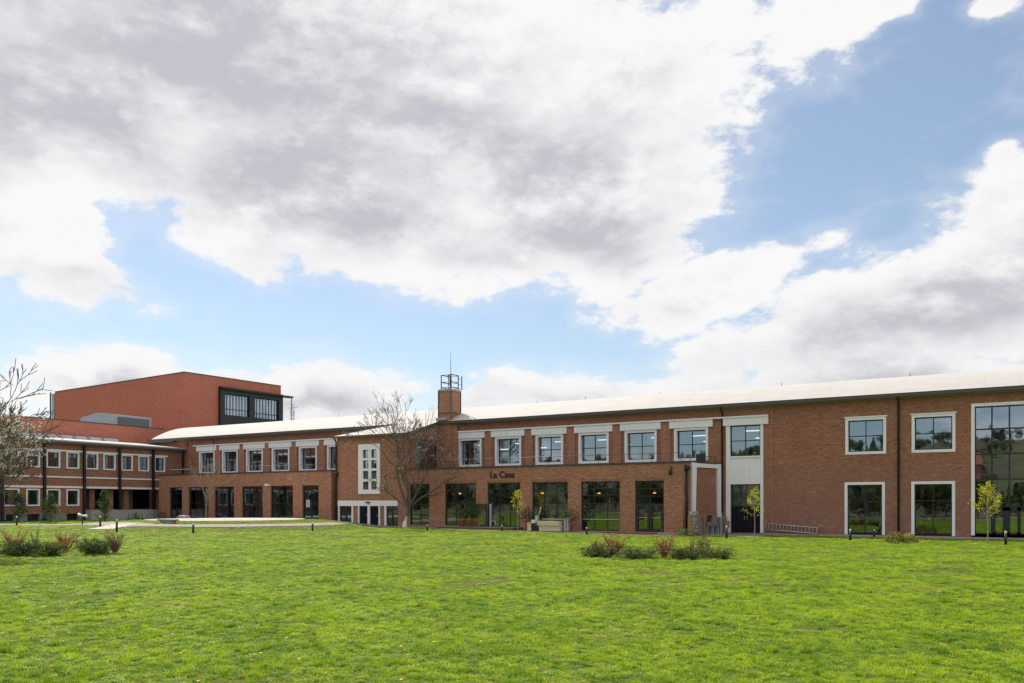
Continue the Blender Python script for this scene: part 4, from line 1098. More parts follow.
# ------------------------------------------------------------------ vegetation
def rvec(r, s=1): return Vector((r.uniform(-s, s), r.uniform(-s, s), r.uniform(-s, s)))
def leafq(mb, p, size, r, mi=0, aspect=.55, nrm=None):
    a = (nrm if nrm is not None else rvec(r)); a = a + rvec(r, .4) if nrm is not None else a
    if a.length < .05: a = Vector((0, 0, 1))
    a.normalize(); b = a.cross(rvec(r)); 
    if b.length < .05: b = a.cross(Vector((1, 0, .2)))
    b.normalize(); c = a.cross(b)
    u = b * size; w = c * size * aspect
    mb.quad([p - u, p - w * .9, p + u, p + w * .9], [(0, 0), (1, 0), (1, 1), (0, 1)], mi)
MINR = [.004]
def grow(mb, r, p, d, L, rad_, lv, tips, spread=.6, up=.15, kids=(2, 3), shrink=.72, segs=4, nside=6, wob=.16):
    pts = [p]; rs = [rad_]; cur = p.copy(); dd = d.copy()
    for i in range(segs):
        dd = (dd + rvec(r, wob) + Vector((0, 0, up * .3))).normalized(); cur = cur + dd * L / segs
        pts.append(cur.copy()); rs.append(rad_ * (1 - .45 * (i + 1) / segs) if lv else rad_ * (1 - .8 * (i + 1) / segs))
    rs = [max(q, MINR[0]) for q in rs]
    mb.tube(pts, rs, max(3, nside), cap=False)
    if lv <= 1:
        for q in pts[1:]: tips.append((q, dd))
    if lv <= 0: return
    for k in range(r.randint(*kids)):
        t = r.uniform(.45, 1) if k else 1.0
        i = min(segs, max(1, round(t * segs)))
        ax = rvec(r); ax = (ax - dd * ax.dot(dd)); 
        if ax.length < .05: ax = Vector((1, 0, 0))
        ax.normalize(); sp = spread * r.uniform(.5, 1.25) * (.6 if k == 0 else 1)
        nd = (dd + ax * sp + Vector((0, 0, up))).normalized()
        grow(mb, r, pts[i], nd, L * shrink * r.uniform(.75, 1.15), rs[i] * (.78 if k == 0 else .6), lv - 1, tips, spread, up, kids, shrink, max(3, segs - (lv < 3)), max(3, nside - 1), wob)

# bare tree with the whitewashed trunk
MINR[0] = .013
bt = gp(404.5, 527.7, .26); D_t = bt.xy.length
def tree(name, base, label, cat, group=None): return empty(name, (base.x, base.y, zg(base.x, base.y)), label, cat, group)
r = random.Random(11)
root = tree('bare_tree', bt, 'leafless tree with whitewashed trunk foot in front of the tall white window', 'tree')
B0 = Vector((bt.x, bt.y, zg(bt.x, bt.y)))
lean = Vector((R2.x, R2.y, 0))
mb = MB(); q1 = B0 + Vector((0, 0, .95)) + lean * .25
mb.tube([B0 - Vector((0, 0, .1)), B0 + Vector((0, 0, .4)) + lean * .03, q1], [.22, .18, .17], 9, cap=False)
mb.build('whitewashed_trunk', M['lime'], root)
mb = MB(); tips = []
q2 = q1 + Vector((0, 0, .75)) + lean * .1
mb.tube([q1 - Vector((0, 0, .02)), q2], [.17, .17], 8, cap=False)
for (dx, dz, L, rr, seed, lv) in ((-.42, 1.2, 3.5, .14, 1, 5), (.15, 1.25, 3.4, .12, 2, 5), (.6, 1.05, 3.0, .12, 3, 5), (-.1, 1.3, 3.5, .11, 4, 5), (-1.0, .85, 1.9, .06, 9, 4), (1.0, .85, 2.8, .10, 13, 4), (.45, 1.1, 3.0, .08, 21, 4)):
    r = random.Random(40 + seed)
    dep = Vector((F2.x, F2.y, 0)) * r.uniform(-.5, .5)
    grow(mb, r, q2 - Vector((0, 0, .1)), (lean * dx + Vector((0, 0, dz)) + dep).normalized(), L, rr, lv, tips, .7, .1, (3, 3), .69, wob=.2)
mb.build('branches', M['twig'], root)
mb = MB(); r = random.Random(3)
for (p, d) in tips:
    if r.random() < .25: leafq(mb, p + rvec(r, .12), r.uniform(.04, .07), r)
mb.build('buds', M['bud'], root)
# slim bare tree before the annex
r = random.Random(19); b_ = gp(206, 520.2, .9); b_ = Vector((b_.x, b_.y, 0)); b_ = Vector((XY(206, 52.8), 52.8, 0)); b_.z = zg(b_.x, b_.y)
root = empty('slim_tree', b_, 'slender bare young tree standing before the far left annex windows', 'tree')
mb = MB(); tips = []
mb.tube([b_, b_ + Vector((.05, 0, 1.6))], [.07, .055], 6, cap=False)
for k in range(7):
    an = k * 2.4; grow(mb, r, b_ + Vector((.05, 0, 1.5 + .35 * k * .5)), Vector((math.cos(an) * .55, math.sin(an) * .55, 1)).normalized(), 1.9 - .08 * k, .035, 3, tips, .5, .2, (2, 3), .68)
mb.build('branches', M['barkpale'], root)
mb = MB()
for (p, d) in tips:
    if r.random() < .4: leafq(mb, p + rvec(r, .05), .035, r)
mb.build('buds', M['bud'], root)
# blossom tree cut by the left edge
lr = ray(-42); LB = Vector((lr.x * 31, lr.y * 31, 0)); LB.z = zg(LB.x, LB.y)
root = empty('blossom_tree', LB, 'dark branched tree with cream blossom leaning in at the left edge', 'tree')
mb = MB(); tips = []; r = random.Random(77)
mb.tube([LB - Vector((0, 0, .1)), LB + Vector((0, 0, .9)), LB + Vector((.1, 0, 1.9))], [.2, .16, .15], 9, cap=False)
for (dx, dz, L, rr, s, lv) in ((.42, 1.1, 2.7, .11, 1, 5), (-.3, 1.1, 2.6, .11, 2, 5), (.8, .95, 2.3, .09, 3, 5), (-.8, .8, 2.3, .08, 4, 4), (.1, 1.25, 2.9, .10, 5, 5), (.95, .6, 1.7, .06, 6, 5)):
    r = random.Random(90 + s); dep = Vector((F2.x, F2.y, 0)) * r.uniform(-.6, .6)
    grow(mb, r, LB + Vector((.1, 0, 1.85)), (lean * dx + Vector((0, 0, dz)) + dep).normalized(), L * .82, rr, lv, tips, .72, .08, (3, 3), .70, wob=.22)
mb.build('branches', M['bark'], root)
MINR[0] = .005
mb = MB(); r = random.Random(8)
for (p, d) in tips:
    side = (p - LB).xy.dot(Vector((R2.x, R2.y)))
    if r.random() < (.42 if (p.z - LB.z) < 5.6 and side < 2.1 else .02):
        for _ in range(4 if side < 2.3 else 1): leafq(mb, p + rvec(r, .1), r.uniform(.03, .05), r)
mb.build('blossom', M['blossom'], root)

# small yellow leaved trees
def young_tree(u, vb, vt, label, seed, wide=1.0, z=0., thin=.75):
    b = gp(u, vb, z); b.z = zg(b.x, b.y); D = b.xy.dot(Vector((F2.x, F2.y)))
    H = (vb - vt) / FOC * D
    root = empty('young_tree', b, label, 'tree', 'yellow leaved young trees along the front')
    r = random.Random(seed); mb = MB(); tips = []
    mb.tube([b - Vector((0, 0, .05)), b + Vector((.02, .01, H * .3)), b + Vector((-.02, .02, H * .55)), b + Vector((.02, .02, H * .8)), b + Vector((0, .03, H * .97))], [.035, .03, .024, .015, .006], 6, cap=False)
    for k in range(17):
        t = .42 + .034 * k; an = k * 2.4 + r.random()
        L = H * .21 * wide * (1.15 - t) * 1.5
        grow(mb, r, b + Vector((0, .015, H * t)), Vector((math.cos(an), math.sin(an), .75)).normalized(), L, .012, 1, tips, .5, .15, (2, 3), .6, 3, 4)
    mb.build('trunk', M['barkpale'], root)
    mb = MB()
    for (p, d) in tips:
        for _ in range(6):
            if r.random() < thin: leafq(mb, p + rvec(r, .11), r.uniform(.025, .05), r, aspect=.6)
    mb.build('crown', M['leaf_yellow'], root)
young_tree(517.5, 530.5, 490, 'young yellow leaved tree in front of the restaurant doorway', 4, .8, .2, .5)
young_tree(754.5, 539.3, 488, 'young yellow leaved tree before the tall dark door of the white bay', 5, .85, 0, .55)
young_tree(987.5, 544.7, 484, 'young yellow leaved tree before the tall glazed wall', 6, 1.0, 0, .75)

# conifers by the wing
def conifer(u, D, vb, vt, wpx, label, seed):
    rr = ray(u); b = Vector((rr.x * D, rr.y * D, 0)); b.z = zg(b.x, b.y)
    H = (vb - vt) / FOC * D; W = wpx / FOC * D / 2
    root = empty('young_conifer', b, label, 'conifer', 'young conifers beside the office wing')
    r = random.Random(seed)
    mb = MB(); mb.tube([b, b + Vector((0, 0, H * .95))], [.05, .01], 6, cap=False); mb.build('trunk', M['bark'], root)
    mb = MB()
    for k in range(130):
        t = r.random() ** .8; z = .06 + t * .92; an = r.random() * 6.283
        R_ = W * 1.45 * (1.05 - z) ** .6 * r.uniform(.55, 1.15) * (.75 + .5 * mnoise.noise(Vector((an * .8, z * 4, seed))) + .2)
        tip = b + Vector((math.cos(an) * R_, math.sin(an) * R_, H * z + R_ * .35)); st = b + Vector((0, 0, H * z * .92))
        for i in range(11):
            f = .25 + .75 * i / 10; q = st.lerp(tip, f) + rvec(r, .1)
            leafq(mb, q, r.uniform(.06, .12), r, aspect=.4, nrm=None)
    mb.build('crown', M['leaf_conifer'], root)
conifer(18.5, 73, 523, 494, 19, 'young conifer before the lower windows at the far left', 1)
conifer(50.5, 72.5, 523, 494, 17, 'young conifer standing beside the second black column', 2)
conifer(104.5, 71, 525, 492, 13, 'tallest young conifer in front of the loggia deck', 3)
r = random.Random(2)
def low_bush(u, v, z, w, h, mat, name, label, seed, n=260, ls=.06, grp=None):
    b = gp(u, v, z); b.z = zg(b.x, b.y); r = random.Random(seed); mb = MB()
    if grp: w *= .62; h *= 1.15
    for _ in range(n):
        a = r.random() * 6.283; q = r.random() ** .5; hh = h * (1 - q * q) ** .5
        p = b + Vector((math.cos(a) * q * w / 2, math.sin(a) * q * w / 2, hh * (.35 + .65 * r.random())))
        leafq(mb, p, r.uniform(.6, 1.2) * ls, r, aspect=.5)
    o = mb.build(name, mat); tag(o, label, 'shrub', grp); return o
low_bush(135.5, 523.8, .6, 1.2, .8, M['leaf_dark'], 'round_shrub', 'small dark round shrub on the pale forecourt by the loggia', 1, 300, .07)
low_bush(684, 536.5, .05, 1.4, .65, M['leaf_conifer'], 'low_shrub', 'low dark green shrub at the corner of the restaurant annex', 2, 320, .06)
low_bush(895, 543.2, 0, 1.7, .6, M['goldjuniper'], 'golden_shrub', 'left golden green shrub at the foot of the grey downpipe', 3, 900, .07, 'golden shrubs by the wall')
low_bush(908.5, 543.0, 0, 1.7, .5, M['goldjuniper'], 'golden_shrub', 'right golden green shrub below the lower right window', 4, 900, .07, 'golden shrubs by the wall')

def juniper(u, v, w, h, label, seed, dens=70, skew=0):
    v += 1.5; dens = int(dens * 1.5); h *= .92; w *= .92
    b = gp(u, v, .0); b = gp(u, v, zg(b.x, b.y)); r = random.Random(seed); mb = MB()
    D = b.xy.dot(Vector((F2.x, F2.y)))
    W = w / FOC * D / 2; H = h / FOC * D
    for k in range(dens):
        a = r.random() * 6.283; out = Vector((math.cos(a), math.sin(a), 0)); el = r.uniform(.08, 1.25)
        o2 = lean * out.dot(lean) * 1.0 + Vector((F2.x, F2.y, 0)) * out.dot(Vector((F2.x, F2.y, 0))) * .62
        L = W * r.uniform(.35, 1.12) * (1 + skew * out.dot(lean))
        base = b + out * r.uniform(0, .2)
        for i in range(26):
            t = (i + 1) / 26; q = base + o2 * L * t + Vector((0, 0, H * (el * t * (1.3 - .55 * t)) * .95 + .02)) + rvec(r, .035 + .05 * t)
            q.z = max(q.z, b.z + .02)
            d = (o2 + Vector((0, 0, el * .5))).normalized()
            ln = r.uniform(.055, .10); sd = d.cross(rvec(r)); sd = sd.normalized() if sd.length > .05 else Vector((0, 0, 1))
            tipd = (d + sd * .8).normalized() * ln * 1.5
            wv = d.cross(sd).normalized() * ln * .24
            mb.quad([q - wv, q + wv, q + tipd], [(0, 0), (1, 0), (0, 1)])
    o = mb.build('juniper', M['juniper']); tag(o, label, 'shrub', 'spreading junipers on the lawn'); return o
def twigs(u, v, w, h, label, mat, seed, n=14, leaf=True, grp='twiggy red shrubs on the lawn', name='twiggy_shrub'):
    v += 1.5; n = int(n * 2.0); h *= 1.02
    b = gp(u, v, .0); b = gp(u, v, zg(b.x, b.y)); r = random.Random(seed)
    D = b.xy.dot(Vector((F2.x, F2.y))); W = w / FOC * D / 2; H = h / FOC * D
    root = empty(name, b, label, 'shrub', grp); mb = MB(); lf = MB()
    for k in range(n):
        a = r.random() * 6.283; d = (lean * math.cos(a) * W / H * 1.5 * r.uniform(.3, 1) + Vector((F2.x, F2.y, 0)) * math.sin(a) * .25 + Vector((0, 0, 1)))
        hh = H * r.uniform(.35, 1.1); p = b + rvec(r, .08); p.z = b.z; pts = [p.copy()]; rs = [.015]
        for i in range(5):
            p = p + d * hh / 5 + rvec(r, .03) + Vector((0, 0, -.01 * i)); pts.append(p.copy()); rs.append(.014 - .0016 * i)
            if leaf and i > 0:
                for _ in range(3): leafq(lf, p + rvec(r, .09), r.uniform(.025, .045), r)
            if i > 1 and r.random() < .7:
                e = p + d * .12 + rvec(r, .14); mb.tube([p, e], [.007, .004], 3, cap=False)
                for _ in range(4): leafq(lf, e + rvec(r, .04), r.uniform(.016, .03), r)
        mb.tube(pts, rs, 4, cap=False)
    mb.build('twigs', M[mat], root)
    if lf.v: lf.build('leaves', M[mat], root)
juniper(20, 554, 46, 17, 'juniper at the far left lawn edge, left half of the wide clump', 1, 80)
juniper(49, 554, 34, 15, 'right half of the wide juniper clump near the left edge', 2, 70)
juniper(96, 552.5, 32, 17, 'upright fanned juniper right of the left clump, beside brown twigs', 3, 70, -.25)
juniper(603, 556, 44, 14, 'leftmost juniper of the row in the middle of the lawn', 4, 80)
juniper(639, 558, 42, 14, 'juniper between the two red twigged shrubs', 5, 80)
juniper(687, 558.5, 40, 15, 'juniper right of the reddest shrub in the middle row', 6, 80)
juniper(714, 557.5, 38, 13, 'rightmost juniper of the middle row, ending in a point', 7, 75, .2)
twigs(16, 549, 26, 22, 'reddish shrub rising out of the far left juniper', 'redtwig', 1, 14)
twigs(36, 546, 6, 21, 'single tall thin brown twig behind the left clump', 'browntwig', 2, 4)
twigs(65, 550, 22, 19, 'reddish brown shrub between the two left junipers', 'redtwig', 3, 16)
twigs(82, 547, 20, 9, 'sparse low reddish shrub between the left clumps', 'browntwig', 4, 10)
twigs(115, 551, 20, 20, 'brown twiggy shrub leaning over the fanned juniper', 'browntwig', 5, 22)
twigs(614, 556, 26, 24, 'red twigged shrub above the leftmost middle juniper', 'redtwig', 6, 20)
twigs(598, 549, 20, 11, 'arching brown twigs behind the leftmost middle juniper', 'browntwig', 7, 8)
twigs(664, 557, 20, 24, 'reddest shrub, in the middle of the lawn row', 'redtwig', 8, 22)
twigs(692, 552, 8, 22, 'thin upright brown twigs left of the last juniper', 'browntwig', 9, 6, False)
twigs(704, 556, 14, 23, 'arching brown twigs before the last juniper of the row', 'browntwig', 10, 10)

# potted evergreens
def pot(u, Y, z, w, hp, hb, label, seed, wb=1.25):
    p = onY(u, 503, Y); p.z = z
    root = empty('potted_plant', p, label, 'potted plant', 'evergreens in terracotta pots'); r = random.Random(seed)
    mb = MB(); R_ = w / 2
    R_ = w * .27
    mb.lathe([(0.01, z), (R_ * .7, z), (R_ * .95, z + hp * .8), (R_ * 1.08, z + hp * .82), (R_ * 1.08, z + hp), (R_ * .9, z + hp), (R_ * .85, z + hp - .05), (0.01, z + hp - .05)], p.x, p.y, 18)
    mb.build('pot', M['terracotta'], root)
    mb = MB(); c = Vector((p.x, p.y, z + hp + hb * .5))
    for _ in range(900):
        v = rvec(r);
        if v.length > 1: continue
        q = c + Vector((v.x * w * wb * .62, v.y * w * wb * .62, v.z * hb * .55)); leafq(mb, q, r.uniform(.04, .075), r)
    mb.build('foliage', M['leaf_dark'], root)
TZ = .40
pot(462, 54.75, TZ, .95, .62, .95, 'leftmost dark evergreen in a terracotta pot below the restaurant window', 1)
pot(469.3, 54.8, TZ, 1.0, .62, 1.05, 'middle one of the three terracotta pots by the open door', 2)
pot(475.3, 55.0, TZ, .8, .6, 1.3, 'tallest potted evergreen right beside the open door leaf', 3, 1.1)
pot(527.5, 54.6, .2, .6, .6, 1.2, 'potted evergreen left of the white planter box', 4, 1.5)
pot(569.8, 54.6, .18, .75, .65, 1.0, 'potted evergreen right of the pale bar counter', 5, 1.6)

# terrace before the restaurant
mb = MB(); tx0, tx1 = XY(436, 54), XY(512, 54)
mb.box(tx0, tx1, 53.95, YB - .003, .05, TZ - .03); tag(mb.build('terrace_base', M['redpave']), kind='structure')
mb = MB(); mb.box(tx0 - .03, tx1, 53.9, YB - .002, TZ - .03, TZ); tag(mb.build('terrace', M['pave']), kind='structure')
mb = MB(); tx2, tx3 = XY(600, 54.3), XY(650, 54.3)
mb.box(tx2, tx3, 54.2, YB - .06, .0, .17); tag(mb.build('door_step', M['redpave']), kind='structure')

# ------------------------------------------------------------------ street furniture and loose things
def bollard(u, vb, z, h, label, grp='garden light bollards'):
    b = gp(u, vb, z); b.z = zg(b.x, b.y)
    h *= .88; root = empty('bollard_light', b, label, 'bollard light', grp)
    mb = MB(); mb.lathe([(.01, b.z), (.07, b.z), (.07, b.z + h * .84), (.01, b.z + h * .84)], b.x, b.y, 12); mb.build('post', M['dark'], root)
    mb = MB(); mb.lathe([(.01, b.z + h * .84), (.06, b.z + h * .84), (.06, b.z + h * .97), (.045, b.z + h), (.01, b.z + h)], b.x, b.y, 12); mb.build('diffuser', M['lamp_white'], root)
bollard(16.8, 524.5, .58, .85, 'bollard light by the path before the leftmost conifer')
bollard(100.3, 526.2, .58, .95, 'bollard light by the path just left of the tall loggia conifer')
bollard(116.8, 529.8, .5, 1.0, 'bollard light beside the pale stone patch')
bollard(193.2, 528.6, .6, .75, 'dark bollard light on the grass before the left of the round terrace')
bollard(312.6, 527.9, .5, .75, 'dark bollard light at the right end of the round terrace')
bollard(427.4, 530.0, .25, .5, 'low bollard light right of the whitewashed tree')
bollard(502, 530.8, .2, .5, 'low bollard light before the restaurant doorway')
bollard(586.8, 534.8, .1, .6, 'low bollard light left of the double glass door')
bollard(726.6, 538.3, .02, .95, 'bollard light in front of the white bay')
bollard(850.3, 540.7, 0, .8, 'bollard light before the lower left white framed window')
bollard(874.2, 537.3, 0, .6, 'bollard light close to the right half of the white framed window')
bollard(1005.7, 544.6, 0, .85, 'bollard light right of the yellow tree at the glazed wall')
bollard(1011.6, 538.0, 0, .75, 'bollard light close against the glazed doors')
# twin spotlight
b = gp(82.5, 524.8, .58); b.z = zg(b.x, b.y)
root = empty('twin_spotlight', b, 'short garden post with two pale spotlight heads by the path', 'garden light')
mb = MB(); mb.tube([b, b + Vector((0, 0, .7))], .05, 8); mb.build('post', M['dark'], root)
for s in (-1, 1):
    mb = MB(); q = b + Vector((0, 0, .72)); mb.tube([q, q + lean * s * .35 + Vector((0, 0, .0 if s > 0 else .12))], [.07, .11], 8); mb.build('spot_head', M['lamp_white'], root)

# ladder leaning flat against the wall
def onA(u, v): return onY(u, v, YA)
root = empty('ladder', (XY(790, YA), YA - .1, .2), 'long aluminium ladder hung sideways on two posts along the brick wall', 'ladder')
mb = MB(); l0, l1 = onA(768, 523.6), onA(818.5, 527.8); m0, m1 = onA(766.5, 529.4), onA(818.5, 533.6)
yq = YA - .12
def at_y(p): return Vector((p.x, yq, p.z))
mb.tube([at_y(l0), at_y(l1)], .04, 5); mb.tube([at_y(m0), at_y(m1)], .04, 5); mb.build('rails', M['alu'], root)
for k in range(14):
    t = (k + .6) / 14; mb = MB(); mb.tube([at_y(l0.lerp(l1, t)), at_y(m0.lerp(m1, t))], .025, 5); mb.build('rung', M['alu'], root)
mb = MB(); e0 = onA(767.5, 519.6); e1 = onA(764.8, 533.5); mb.tube([Vector((e0.x, yq - .08, e0.z)), Vector((e1.x, yq - .35, .05))], .035, 5); mb.tube([at_y(onA(817.5, 528)), Vector((onA(818, 534).x, yq, .04))], .03, 5); mb.build('prop', M['barkpale'], root)

# clutter in the splayed corner
def placeat(u, off=.9):                 # a point standing off the splayed wall
    r_ = ray(u); nrm = fP.n; k = (spl0 - nrm * off).dot(nrm) / Vector((r_.x, r_.y, 0)).dot(nrm)
    return Vector((r_.x * k, r_.y * k, 0))
pA, pB = placeat(691.5, 1.2), placeat(700, 1.2)
ud = (pB - pA).normalized(); fR = Fr(pA, ud, Vector((-ud.y, ud.x, 0))); LW = (pB - pA).length
zb_ = .08; zt_ = CAMZ - 12.0 * pA.xy.dot(F2) / FOC
root = empty('glazed_crate', (pA.x, pA.y, 0), 'upright timber framed crate holding pale sheets at the annex corner', 'crate')
mb = MB()
for q in ((0, .12, zb_, zt_), (LW - .12, LW, zb_, zt_), (.12, LW - .12, zt_ - .1, zt_), (.12, LW - .12, zb_ + .1, zb_ + .2)): fbox(mb, fR, q[0], q[1], 0, .3, q[2], q[3])
mb.hexa([fR.p(.12, -.03, zb_ + .2), fR.p(.2, -.03, zb_ + .2), fR.p(.2, .0, zb_ + .2), fR.p(.12, .0, zb_ + .2), fR.p(LW - .2, -.03, zt_ - .3), fR.p(LW - .12, -.03, zt_ - .3), fR.p(LW - .12, .0, zt_ - .3), fR.p(LW - .2, .0, zt_ - .3)])
mb.build('frame', M['timber'], root)
mb = MB()
for k in range(6): fbox(mb, fR, .13, LW - .13, .05, .28, zb_ + .25 + k * .24, zb_ + .44 + k * .24)
mb.build('sheets', M['metal'], root)
pA, pB = placeat(701.5, .9), placeat(705, .9); fR = Fr(pA, ud, fR.n); LW = (pB - pA).length
root = empty('scrap_rack', (pA.x, pA.y, 0), 'narrow rack of grey scrap with a timber side, right of the upright crate', 'rack')
mb = MB(); fbox(mb, fR, 0, LW - .1, .1, .6, .08, 1.0); fbox(mb, fR, .03, LW - .2, .15, .55, 1.0, 1.35); mb.build('scrap', M['louver'], root)
mb = MB(); fbox(mb, fR, LW - .09, LW + .05, 0, .6, .06, 1.5); mb.build('side', M['timber'], root)
pA, pB = placeat(707.2, .8), placeat(719, .8); fR = Fr(pA, ud, fR.n); LW = (pB - pA).length
root = empty('work_table', (pA.x, pA.y, 0), 'low grey metal work table against the splayed white framed wall', 'table')
mb = MB(); fbox(mb, fR, 0, LW, 0, .7, .62, .85); mb.build('table_top', M['louver'], root)
for s in (.05, LW * .5, LW - .1): mb = MB(); fbox(mb, fR, s, s + .09, .02, .65, .05, .62); mb.build('leg', M['metal'], root)
root = empty('timber_box', (pA.x + ud.x * LW * .3, pA.y + ud.y * LW * .3, .85), 'open fronted timber box standing on the work table', 'box')
mb = MB(); w2 = LW * .56
for q in ((0, .1, .852, 1.5), (w2 - .1, w2, .852, 1.5), (.1, w2 - .1, .852, .93), (.1, w2 - .1, 1.42, 1.5)): fbox(mb, fR, q[0], q[1], .05, .6, q[2], q[3])
fbox(mb, fR, .1, w2 - .1, .5, .6, .93, 1.42); mb.build('case', M['timber'], root)
mb = MB(); fbox(mb, fR, .18, w2 * .68, .2, .45, .94, 1.3); mb.build('dark_contents', M['black'], root)
root = empty('blue_grey_panels', (pA.x + ud.x * LW * .8, pA.y + ud.y * LW * .8, .85), 'blue grey panels stacked upright beside the timber box', 'panels')
for k in range(4): mb = MB(); fbox(mb, fR, w2 + .05 + k * .16, w2 + .17 + k * .16, .1, .6, .852, 1.5 - .03 * k); mb.build('panel', M['grey'], root)
pA = placeat(719.6, .9); fR = Fr(pA, ud, fR.n)
root = empty('ac_unit', (pA.x, pA.y, 0), 'blue grey outdoor air unit below the black downpipe of the white bay', 'air unit')
mb = MB(); fbox(mb, fR, .25, 1.0, .0, .6, .1, 1.25); mb.build('casing', M['grey'], root)
for q in (.2, .95): mb = MB(); fbox(mb, fR, q, q + .08, -.03, .1, .05, 1.3); mb.build('stand', M['alu'], root)
mb = MB()
for k in range(9): fbox(mb, fR, .32, .92, -.02, 0, .2 + k * .11, .26 + k * .11)
mb.build('grille', M['louver'], root)
p = onY(727.7, 503, 59.4); root = empty('timber_post', (p.x, p.y, 0), 'short brown timber post standing left of the white bay doors', 'post')
mb = MB(); mb.box(p.x - .22, p.x - .1, p.y - .08, p.y + .08, 0, 1.05); mb.box(p.x - .1, p.x + .12, p.y - .02, p.y + .06, .5, 1.0); mb.build('post', M['timber'], root)

# bar counter, rails and planter before the restaurant
YP = 53.9
def Z(u, v, Y=YP): return onY(u, v, Y).z
root = empty('bar_counter', (XY(547, YP), YP, .2), 'pale two tier timber bar counter with grey legs on the restaurant pavement', 'counter')
mb = MB(); mb.box(XY(539, YP), XY(559.8, YP), YP, YP + .7, .2, Z(550, 525.7)); mb.build('base', M['paletimber'], root)
mb = MB(); mb.box(XY(538, YP), XY(559.2, YP), YP - .1, YP + .75, Z(550, 525.7) + .003, Z(550, 521.2))
for k in range(9): x = XY(538.5, YP) + k * .235; mb.box(x, x + .02, YP - .115, YP - .1, Z(550, 525.2), Z(550, 521.8))
mb.build('top', M['paletimber'], root)
mb = MB(); mb.box(XY(537, YP), XY(562.5, YP), YP + .8, YP + .9, Z(550, 519.8), Z(550, 518.8)); mb.build('back_rail', M['metal'], root)
for a, b in ((561.8, 564), (564.7, 566.2)): mb = MB(); mb.box(XY(a, YP), XY(b, YP), YP + .3, YP + .9, .2, Z(562, 518.2)); mb.build('leg', M['metal'], root)
root = empty('planter_box', (XY(530, YP), YP, .2), 'small pale upright planter box left of the bar counter', 'planter')
mb = MB(); mb.box(XY(527.2, YP), XY(530.8, YP), YP, YP + .35, .2, Z(529, 523.2)); mb.box(XY(527.2, YP) - .03, XY(530.8, YP) + .03, YP - .03, YP + .38, Z(529, 523.2) + .002, Z(529, 522.7)); mb.build('box', M['paletimber'], root)
root = empty('parasol_base', (XY(534, YP), YP + .2, .2), 'folded grey standing arm with a white box and dark feet behind the planter', 'stand')
mb = MB(); mb.box(XY(533.2, YP), XY(535.9, YP), YP + .3, YP + .5, Z(534, 524), Z(534, 515.5)); mb.tube([(XY(536, YP), YP + .4, Z(536, 516)), (XY(537, YP), YP + .4, Z(537, 512)), (XY(538.7, YP), YP + .4, Z(538, 507.3))], [.06, .05, .02], 6); mb.build('arm', M['alu'], root)
mb = MB(); mb.box(XY(530.9, YP), XY(533.6, YP), YP + .1, YP + .4, Z(532, 523.2), Z(532, 519.9)); mb.build('white_box', M['lamp_white'], root)
mb = MB()
for k in range(4): mb.box(XY(531.2, YP), XY(537.6, YP), YP + .05, YP + .6, .22 + k * .15, .30 + k * .15)
mb.build('feet', M['black'], root)
# bistro chair seen in the open doorway
def chair(x, y, z, rz, label, mat='alu'):
    root = empty('bistro_chair', (x, y, z), label, 'chair', 'cafe chairs'); root.rotation_euler.z = rz; OFF[root.name] = Vector((0, 0, 0))
    for sx in (-.2, .2):
        for sy in (-.2, .2): mb = MB(); mb.tube([(sx * 1.1, sy * 1.1, 0), (sx, sy, .45)], .014, 5); mb.build('leg', M[mat], root)
    mb = MB(); mb.box(-.22, .22, -.22, .22, .45, .49); mb.build('seat', M[mat], root)
    mb = MB(); mb.tube([(-.2, .2, .49), (-.2, .25, .9), (.2, .25, .9), (.2, .2, .49)], .014, 5)
    for k in range(4): mb.tube([(-.12 + .08 * k, .2, .49), (-.12 + .08 * k, .25, .89)], .008, 4)
    mb.build('backrest', M[mat], root); return root
chair(XY(493.6, 55.2), 55.15, TZ, .4, 'pale metal cafe chair in the open restaurant doorway')
# wood bench and loose things on and behind the round terrace
def bench(u, Y, z, L, label):
    p = onY(u, 503, Y); root = empty('low_bench', (p.x, p.y, z), label, 'bench', 'low wooden benches'); 
    mb = MB(); mb.box(p.x - L / 2, p.x + L / 2, p.y - .22, p.y + .22, z + .36, z + .43); mb.build('seat', M['bark'], root)
    for s in (-1, 1): mb = MB(); mb.box(p.x + s * (L / 2 - .25) - .05, p.x + s * (L / 2 - .25) + .05, p.y - .18, p.y + .18, z, z + .36); mb.build('leg', M['dark'], root)
bench(197, 54.2, zg(-65, 54.2), 2.6, 'low brown bench close to the second annex window')
q = gp(168, 521.6, .9); root = empty('flat_stone_bench', (q.x, q.y, zg(q.x, q.y)), 'long flat grey stone slab bench at the left rim of the round terrace', 'bench')
z_ = zg(q.x, q.y); mb = MB(); mb.box(q.x - .9, q.x + .9, q.y - .3, q.y + .3, z_ + .18, z_ + .28); mb.build('slab', M['grey'], root)
mb = MB(); mb.box(q.x - .7, q.x + .7, q.y - .2, q.y + .2, z_ - .05, z_ + .18); mb.build('base', M['concrete'], root)
p = onY(183.5, 503, 53.6); z_ = zg(p.x, p.y); root = empty('covered_cart', (p.x, p.y, z_), 'small orange box under a pale sheet before the leftmost annex window', 'box')
mb = MB(); mb.box(p.x - .75, p.x + .3, p.y - .3, p.y + .3, z_, z_ + .45); mb.build('box', M['terracotta'], root)
mb = MB(); mb.hexa([(p.x - .35, p.y - .4, z_ + .2), (p.x + .75, p.y - .4, z_ + .1), (p.x + .75, p.y + .4, z_ + .1), (p.x - .35, p.y + .4, z_ + .2), (p.x - .4, p.y - .32, z_ + .56), (p.x + .5, p.y - .32, z_ + .5), (p.x + .5, p.y + .32, z_ + .5), (p.x - .4, p.y + .32, z_ + .56)]); mb.build('sheet_cover', M['metal'], root)
